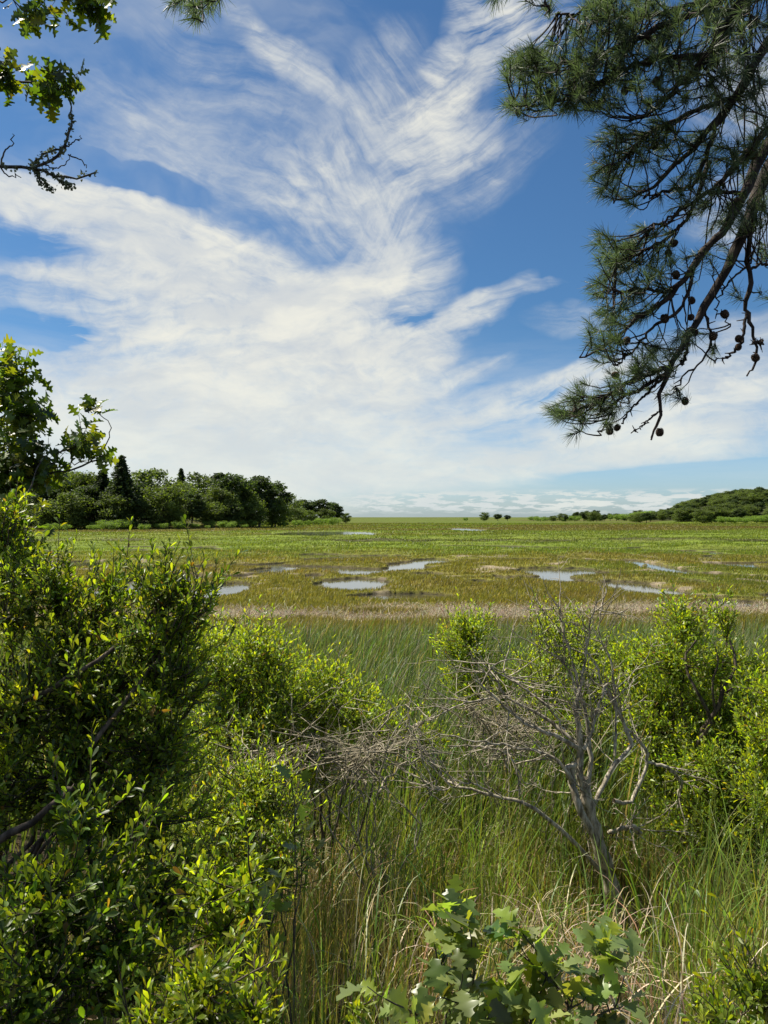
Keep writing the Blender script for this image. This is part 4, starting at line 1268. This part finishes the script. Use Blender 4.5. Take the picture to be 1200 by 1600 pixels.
    # second limb
    bough([([(1420, -60, 4.2), (1300, 90, 4.1), (1210, 210, 4.0), (1165, 300, 3.9), (1133, 357, 3.9), (1110, 380, 3.9), (1083, 417, 3.9), (1060, 447, 3.9), (1033, 473, 3.9), (1000, 497, 3.9), (965, 528, 3.9), (935, 545, 3.9), (908, 559, 3.9)], .030, .004),
           ([(1120, 370, 3.9), (1075, 430, 3.9), (1040, 455, 3.9), (1010, 450, 3.9), (975, 455, 3.9), (945, 450, 3.9)], .012, .004),
           ([(1090, 410, 3.9), (1065, 480, 3.9), (1020, 510, 3.9), (990, 550, 3.9), (960, 570, 3.9)], .010, .004),
           ([(1110, 250, 3.9), (1080, 330, 3.9), (1050, 365, 3.9), (1000, 395, 3.9), (960, 405, 3.9)], .012, .004),
           ([(1165, 300, 3.9), (1110, 300, 3.9), (1060, 330, 3.9), (1010, 360, 3.9)], .012, .005)],
          [(945, 505, 3.9, 38, 28, 34), (985, 485, 3.9, 38, 26, 26), (950, 545, 3.9, 36, 22, 20), (955, 390, 3.9, 30, 30, 34), (965, 430, 3.9, 38, 28, 34), (1010, 390, 3.9, 50, 40, 44), (1010, 445, 3.9, 36, 18, 18), (1040, 540, 3.9, 40, 20, 18), (925, 455, 3.9, 14, 12, 7), (1060, 390, 3.9, 30, 30, 14), (1080, 440, 3.9, 20, 20, 4)],
          [(1065, 376, 3.9), (1042, 402, 3.9), (1056, 408, 3.9), (1087, 470, 3.9), (1038, 488, 3.9), (982, 525, 3.9), (1150, 485, 3.9)], 73)
    # drooping limb at the right edge
    bough([([(1330, 60, 4.1), (1240, 200, 4.05), (1190, 300, 4.0), (1170, 385, 4.0), (1170, 450, 4.0), (1169, 493, 4.0), (1177, 530, 4.0), (1184, 563, 4.0), (1169, 588, 4.0)], .020, .004),
           ([(1168, 490, 4.0), (1158, 535, 4.0), (1140, 555, 4.0), (1118, 566, 4.0)], .009, .004),
           ([(1177, 535, 4.0), (1192, 534, 4.0)], .008, .005),
           ([(1172, 420, 4.0), (1195, 412, 4.0), (1225, 425, 4.0), (1240, 460, 4.0)], .008, .004),
           ([(1175, 410, 4.0), (1140, 440, 4.0), (1120, 480, 4.0), (1145, 510, 4.0)], .006, .003)],
          [(1190, 385, 4.0, 18, 22, 9), (1125, 400, 4.0, 25, 18, 10), (1195, 450, 4.0, 12, 16, 4), (1160, 330, 4.0, 40, 50, 28), (1100, 530, 4.0, 30, 15, 5), (1195, 300, 4.0, 20, 60, 20), (1140, 460, 4.0, 20, 15, 4)],
          [(1147, 525, 4.0), (1155, 538, 4.0), (1178, 553, 4.0), (1130, 485, 4.0), (1140, 478, 4.0)], 74)
    # upper boughs
    bough([([(1480, -160, 4.0), (1330, -60, 3.9), (1220, 40, 3.8), (1150, 150, 3.8), (1110, 200, 3.8), (1080, 235, 3.8), (1050, 262, 3.8), (1010, 300, 3.8), (960, 310, 3.8)], .030, .004),
           ([(1150, 150, 3.8), (1090, 170, 3.8), (1030, 200, 3.8), (980, 240, 3.8), (945, 290, 3.8)], .014, .004),
           ([(1180, 100, 3.8), (1120, 200, 3.8), (1090, 280, 3.8), (1040, 300, 3.8), (1008, 308, 3.8)], .013, .006),
           ([(1200, 200, 3.8), (1150, 258, 3.8), (1117, 292, 3.8), (1060, 330, 3.8), (1040, 355, 3.8)], .016, .005)],
          [(960, 230, 3.8, 38, 42, 44), (1010, 220, 3.8, 45, 45, 46), (950, 285, 3.8, 24, 28, 24), (985, 300, 3.8, 28, 18, 12), (1070, 240, 3.8, 50, 50, 34), (1130, 240, 3.8, 55, 60, 44), (1070, 310, 3.8, 45, 30, 26), (1180, 200, 3.8, 40, 80, 50), (1120, 330, 3.8, 45, 35, 24)],
          [(1042, 197, 3.8), (1026, 222, 3.8), (1170, 122, 3.8), (1180, 232, 3.8), (1165, 310, 3.8)], 75, .62)
    bough([([(1400, -220, 3.9), (1260, -90, 3.8), (1160, 0, 3.7), (1108, 83, 3.7), (1067, 125, 3.7), (1025, 167, 3.7), (985, 190, 3.7)], .030, .006),
           ([(1200, -50, 3.7), (1100, 10, 3.7), (1020, 45, 3.7), (960, 75, 3.7), (900, 95, 3.7), (850, 105, 3.7), (805, 110, 3.7)], .020, .004),
           ([(1108, 83, 3.7), (1020, 90, 3.7), (950, 120, 3.7), (890, 150, 3.7), (830, 160, 3.7), (800, 172, 3.7)], .014, .004),
           ([(1150, -30, 3.7), (1060, 10, 3.7), (980, 25, 3.7), (920, 25, 3.7)], .014, .004),
           ([(1060, -60, 3.7), (960, -10, 3.7), (893, 20, 3.7), (868, 15, 3.7)], .010, .004)],
          [(810, 105, 3.7, 26, 24, 26), (850, 80, 3.7, 34, 26, 32), (815, 160, 3.7, 26, 20, 20), (870, 130, 3.7, 50, 32, 54), (930, 60, 3.7, 50, 40, 60), (940, 130, 3.7, 55, 38, 60), (1000, 30, 3.7, 60, 45, 60), (1000, 110, 3.7, 55, 50, 60),
           (1080, 40, 3.7, 60, 60, 60), (1080, 130, 3.7, 60, 50, 56), (1160, 60, 3.7, 60, 60, 64), (1160, 0, 3.7, 70, 40, 44), (930, 8, 3.7, 40, 20, 22), (870, 160, 3.7, 24, 16, 12), (915, 165, 3.7, 35, 18, 18), (1150, 140, 3.7, 50, 40, 34)],
          [(990, 55, 3.7), (943, 75, 3.7), (1020, 88, 3.7), (1002, 135, 3.7), (1030, 118, 3.7), (975, 148, 3.7), (1015, 60, 3.7)], 76, .72)
    # tufts dipping in from above
    bough([([(1100, -330, 3.6), (900, -160, 3.5), (800, -60, 3.5), (850, 0, 3.5), (862, 12, 3.5)], .012, .004),
           ([(900, -160, 3.5), (800, -80, 3.5), (770, -22, 3.5)], .008, .004)],
          [(855, 10, 3.5, 14, 8, 6), (775, -10, 3.5, 16, 8, 5), (820, -8, 3.5, 20, 6, 4)], [], 77)
    bough([([(1100, -330, 3.6), (700, -300, 3.2), (450, -180, 3.0), (340, -60, 3.0), (310, -5, 3.0)], .014, .004),
           ([(450, -180, 3.0), (330, -80, 3.0), (272, -12, 3.0)], .008, .004)],
          [(308, 14, 3.0, 18, 16, 12), (276, 0, 3.0, 16, 6, 6), (330, 0, 3.0, 12, 10, 5)], [], 78)


pine_tree()


# ------------------------------------------------------------------ far trees
def tree_mesh(kind, seed):
    """foliage and trunk arrays of a tree 1 unit high"""
    r = np.random.default_rng(seed)
    pos, nr, sz, cl = [], [], [], []
    tb = Tubes()
    if kind in ('broad', 'pine', 'bush'):
        nb = {'broad': 16, 'pine': 15, 'bush': 9}[kind]
        W = {'broad': .40, 'pine': .30, 'bush': .75}[kind]
        z0, z1 = {'broad': (.13, .84), 'pine': (.30, .88), 'bush': (.25, .7)}[kind]
        nl = {'broad': 330, 'pine': 330, 'bush': 300}[kind]
        tcol = {'broad': np.array([.105, .140, .038]), 'pine': np.array([.052, .078, .026]), 'bush': np.array([.16, .235, .05])}[kind]
        tb.add(wob(bez(np.zeros(3), np.array([.02, 0, .2]), np.array([-.02, .01, .4]), np.array([0, 0, .75]), 10), .006, r), np.linspace(.02, .008, 10), 7)
        for b in range(nb):
            t = (b + r.random()) / nb
            z = z0 + (z1 - z0) * t
            prof = math.sqrt(max(.08, 1 - ((z - (z0 + z1) / 2) / ((z1 - z0) / 2 * 1.25)) ** 2)) if kind != 'pine' else .55 + .6 * math.sin(t * 3.14)
            a = b * 2.4 + r.random()
            rad = W * prof * r.uniform(.35, .8)
            c = np.array([math.cos(a) * rad, math.sin(a) * rad, z])
            br = r.uniform(.11, .19) * (W / .4) ** .5 * (1.1 if kind != 'pine' else .8)
            tb.add(wob(bez(np.array([0, 0, z * .55]), np.array([0, 0, z * .7]), c * .7 + [0, 0, z * .2], c, 7), .004, r), np.linspace(.007, .002, 7), 4)
            m = nl
            u = norm(r.normal(size=(m, 3))); rr = r.random((m, 1)) ** .35
            rr = rr * (1 + .35 * np.sin(u[:, :1] * 7 + b) * np.sin(u[:, 2:3] * 6 + 2 * b))
            q = c + u * rr * br * np.array([1.15, 1.15, .72])
            pos.append(q); nr.append(u + r.normal(0, .6, (m, 3)) + [0, 0, .4]); sz.append(r.uniform(.018, .038, m) * (1.5 if kind == 'bush' else 1))
            cl.append(np.repeat((tcol * r.uniform(.78, 1.22))[None], m, 0) * (1 + r.normal(0, .2, (m, 1))))
    else:   # spruce
        tb.add(np.array([[0, 0, 0], [0, 0, .5], [0, 0, .99]]), [.016, .009, .002], 6)
        for k in range(34):
            z = .12 + .86 * (k / 33) ** .9
            L = .42 * (1 - z) ** 1.05 + .008
            for j in range(7):
                a = k * 1.1 + j * 6.283 / 7 + r.normal(0, .2); l = L * r.uniform(.6, 1.15)
                tip = np.array([math.cos(a) * l, math.sin(a) * l, z - l * .18])
                m = 34
                s = r.random((m, 1)) ** .8
                q = np.array([0, 0, z]) * (1 - s) + tip * s + r.normal(0, .010, (m, 3))
                pos.append(q); nr.append(r.normal(0, .5, (m, 3)) + [0, 0, 1]); sz.append(r.uniform(.014, .026, m))
                cl.append(np.repeat(np.array([[.042, .062, .026]]), m, 0) * (1 + r.normal(0, .2, (m, 1))))
    pos = np.concatenate(pos); nr = np.concatenate(nr); sz = np.concatenate(sz); cl = np.clip(np.concatenate(cl), .006, .5)
    v, f = inst(*CLUMP, pos, r.normal(0, 1, (len(pos), 3)), nr, sz)
    return (v, f, np.repeat(cl, len(CLUMP[0]), 0)), tb


PROTO = {}


def far_tree(kind, var, x, y, h, name, label, group, wscale=1.0, zoff=0.0, cat='tree'):
    key = (kind, var)
    if key not in PROTO:
        (v, f, c), tb = tree_mesh(kind, 200 + var * 13 + len(kind))
        a = mesh_obj('crown', v, f, M_TREE, None, col=c)
        b = tb.build('trunk', M_TRUNK)
        PROTO[key] = (a, b, False)
    a, b, used = PROTO[key]
    z = float(ground_h(np.array([float(x)]), np.array([float(y)]))[0]) + zoff
    root = thing(name, (x, y, z), label, cat, group)
    root.scale = (h * wscale, h * wscale, h)
    root.rotation_euler = (0, 0, rng.random() * 6.28)
    if used:
        a = a.copy(); b = b.copy(); COL.objects.link(a); COL.objects.link(b)
    else:
        PROTO[key] = (a, b, True)
    a.parent = root; b.parent = root
    return root


def px_tree(kind, var, px, top, d, name, label, group, ws=1.0, cat='tree', minh=1.0):
    x = (px - 600) / F * d
    z = float(ground_h(np.array([x]), np.array([float(d)]))[0])
    h = max(minh, CAM_H + (HOR - top) / F * d - z)
    return far_tree(kind, var, x, d, h, name, label, group, ws, cat=cat)


def woods():
    g = 'trees of the wood at the left edge of the marsh'
    lab_b = 'round leafy tree in the wood left of the marsh'
    # named trees of the skyline, left to right
    px_tree('spruce', 0, 190, 712, 205, 'spruce_tree', 'dark pointed spruce standing highest at the left of the wood', None, 1.25)
    px_tree('spruce', 1, 160, 735, 212, 'spruce_tree', 'dark spruce just left of the tallest spruce in the wood', None, 1.7)
    px_tree('spruce', 0, 283, 732, 300, 'spruce_tree', 'thin distant spruce tip showing between round treetops', None, 1.0)
    px_tree('broad', 0, 235, 725, 225, 'leafy_tree', 'tallest round leafy tree right of the pointed spruce', None, 1.25)
    px_tree('broad', 1, 255, 752, 208, 'leafy_tree', 'broad leafy tree in front of the tallest round one', None, 1.25)
    px_tree('broad', 2, 318, 732, 255, 'leafy_tree', 'round leafy tree right of the distant spruce tip', None, 1.15)
    px_tree('pine', 0, 358, 730, 235, 'pine_tree', 'dark round-topped pine in the middle of the wood', None, 1.3)
    px_tree('pine', 1, 405, 737, 250, 'pine_tree', 'dark pine with spreading flat crown near the right end of the wood', None, 1.35)
    px_tree('pine', 2, 425, 748, 262, 'pine_tree', 'dark pine behind the spreading one, sloping to the right', None, 1.3)
    px_tree('broad', 3, 330, 780, 222, 'leafy_tree', 'low light green tree in front of the dark round-topped pine', None, 1.5)
    px_tree('broad', 0, 448, 768, 320, 'leafy_tree', 'light leafy tree where the wood drops to the right', None, 1.2)
    px_tree('broad', 1, 462, 790, 300, 'leafy_tree', 'low light green tree at the right foot of the wood', None, 1.5)
    px_tree('pine', 0, 475, 777, 400, 'pine_tree', 'small dark pine left of the last pair of pines', None, 1.3)
    px_tree('pine', 1, 500, 777, 400, 'pine_tree', 'left and wider of the last two dark pines at the wood end', None, 1.6)
    px_tree('pine', 2, 525, 783, 410, 'pine_tree', 'last dark pine at the right end of the wood', None, 1.4)
    # trees filling the wood
    for (px, top, d, k, v, w) in [(60, 722, 215, 'broad', 2, 1.2), (95, 726, 225, 'broad', 0, 1.2), (125, 730, 215, 'broad', 1, 1.2), (160, 738, 222, 'broad', 3, 1.2), (75, 745, 205, 'pine', 1, 1.4), (140, 752, 206, 'pine', 1, 1.4), (110, 765, 200, 'broad', 0, 1.4),
                                  (210, 745, 215, 'pine', 1, 1.3), (280, 748, 225, 'broad', 3, 1.3), (300, 765, 215, 'pine', 2, 1.2), (345, 755, 228, 'broad', 1, 1.3), (380, 758, 240, 'broad', 2, 1.3),
                                  (40, 718, 225, 'pine', 0, 1.3), (0, 735, 215, 'broad', 3, 1.3), (-40, 730, 215, 'broad', 1, 1.3), (180, 765, 203, 'broad', 2, 1.3), (225, 775, 205, 'pine', 0, 1.2),
                                  (275, 785, 210, 'broad', 0, 1.3), (395, 780, 235, 'broad', 3, 1.3), (430, 775, 255, 'broad', 0, 1.3), (365, 785, 225, 'pine', 1, 1.2), (510, 792, 395, 'broad', 2, 1.4), (540, 800, 430, 'broad', 1, 1.3),
                                  (70, 780, 198, 'broad', 3, 1.4), (20, 775, 200, 'broad', 1, 1.4), (485, 796, 350, 'broad', 3, 1.5)]:
        px_tree(k, v, px, top, d, {'broad': 'leafy_tree', 'pine': 'pine_tree', 'spruce': 'spruce_tree'}[k], 'one of the crowded trees filling the wood left of the marsh', g, w)
    # shrubs at the foot of the wood
    gs = 'bright shrubs along the foot of the wood'
    for i, px in enumerate(np.linspace(70, 520, 34)):
        px2 = px + rng.normal(0, 6)
        d = np.interp(px2, [70, 350, 540], [188, 205, 330]) * rng.uniform(.96, 1.06)
        base_y = HOR + CAM_H * F / d
        px_tree('bush', i % 3, px2, base_y - rng.uniform(10, 21) * (1 if px2 < 300 else .75), d, 'marsh_shrub', 'bright green rounded shrub at the foot of the wood', gs, rng.uniform(1.0, 1.5), cat='shrub')
    # right-hand wooded rise
    gr = 'trees of the wooded rise at the right'
    n = 0
    while n < 290:
        d = rng.uniform(400, 640); x = rng.uniform(.305 * d, .60 * d)
        px = 600 + F * x / d
        hh = float(hill(np.array([x]), np.array([d]))[0])
        if hh < 1.0 and rng.random() > .25: continue
        if px < 985: continue
        k = 'broad' if rng.random() < .72 else 'pine'
        far_tree(k, int(rng.integers(0, 3)), x, d, rng.uniform(6.0, 8.2) * (.75 if px < 1060 else 1), 'leafy_tree' if k == 'broad' else 'pine_tree', 'one of the crowded trees covering the wooded rise at the right', gr, rng.uniform(1.5, 2.0))
        n += 1
    # isolated far trees and the thin line of trees before the rise
    px_tree('broad', 1, 757, 799, 640, 'leafy_tree', 'leftmost and tallest of the three lone trees on the far marsh', None, 1.3)
    px_tree('pine', 0, 778, 802, 640, 'pine_tree', 'middle one of the three lone trees on the far marsh', None, 1.9)
    px_tree('pine', 1, 793, 804, 640, 'pine_tree', 'right and lowest of the three lone trees on the far marsh', None, 1.9)
    px_tree('bush', 0, 727, 807, 640, 'marsh_shrub', 'lone dark shrub on the far marsh left of the lone trees', None, .9, cat='shrub')
    gl = 'thin line of far trees leading up to the wooded rise'
    for px in list(np.arange(836, 900, 9)) + list(np.arange(893, 1045, 6.5)):
        p2 = px + rng.normal(0, 3)
        top = np.interp(p2, [836, 890, 915, 940, 975, 1000, 1040], [806, 805, 797, 799, 801, 797, 793]) + rng.normal(0, 1.6)
        k = ['broad', 'pine', 'bush'][int(rng.integers(0, 3))]
        d = rng.uniform(560, 680)
        px_tree(k, int(rng.integers(0, 3)), p2, top, d, {'broad': 'leafy_tree', 'pine': 'pine_tree', 'bush': 'marsh_shrub'}[k], 'small tree or bush in the far line before the wooded rise', gl, rng.uniform(1.2, 1.8), minh=2.0)
    gb = 'low green bushes in front of the wooded rise'
    for px in np.arange(1105, 1215, 7):
        d = rng.uniform(385, 420)
        px_tree('bush', int(rng.integers(0, 3)), px, np.interp(px, [1105, 1215], [811, 801]) + rng.normal(0, 1.5), d, 'marsh_shrub', 'low bright bush in front of the wooded rise', gb, 1.6, cat='shrub', minh=1.5)


woods()

ORD = ['', 'second ', 'third ', 'fourth ', 'fifth ', 'sixth ', 'seventh ', 'eighth ', 'ninth ', 'tenth ', 'eleventh ', 'twelfth ', 'thirteenth ', 'fourteenth ', 'fifteenth ', 'sixteenth ', 'seventeenth ',
       'eighteenth ', 'nineteenth ', 'twentieth ', 'twenty-first ', 'twenty-second ', 'twenty-third ', 'twenty-fourth ', 'twenty-fifth ', 'twenty-sixth ', 'twenty-seventh ', 'twenty-eighth ', 'twenty-ninth ',
       'thirtieth ', 'thirty-first ', 'thirty-second ', 'thirty-third ', 'thirty-fourth ', 'thirty-fifth ', 'thirty-sixth ']


def place_labels(group, phrase):
    """members of a row are told apart by their place in it, kind by kind"""
    kinds = {}
    for o in COL.objects:
        if o.get('group') == group: kinds.setdefault(o.name.split('.')[0], []).append(o)
    for k, L in kinds.items():
        L.sort(key=lambda o: o.location.x / o.location.y)
        w = {'leafy_tree': 'leafy tree', 'pine_tree': 'dark pine', 'spruce_tree': 'spruce', 'marsh_shrub': 'green shrub'}[k]
        for i, o in enumerate(L):
            if i == 0: o['label'] = 'leftmost ' + w + ' ' + phrase
            elif i == len(L) - 1: o['label'] = 'rightmost ' + w + ' ' + phrase
            else: o['label'] = ORD[i] + w + ' from the left ' + phrase


place_labels('trees of the wood at the left edge of the marsh', 'among those packing the left wood')
place_labels('bright shrubs along the foot of the wood', 'along the foot of the left wood')
place_labels('thin line of far trees leading up to the wooded rise', 'in the far line before the wooded rise')
place_labels('low green bushes in front of the wooded rise', 'at the front of the wooded rise')
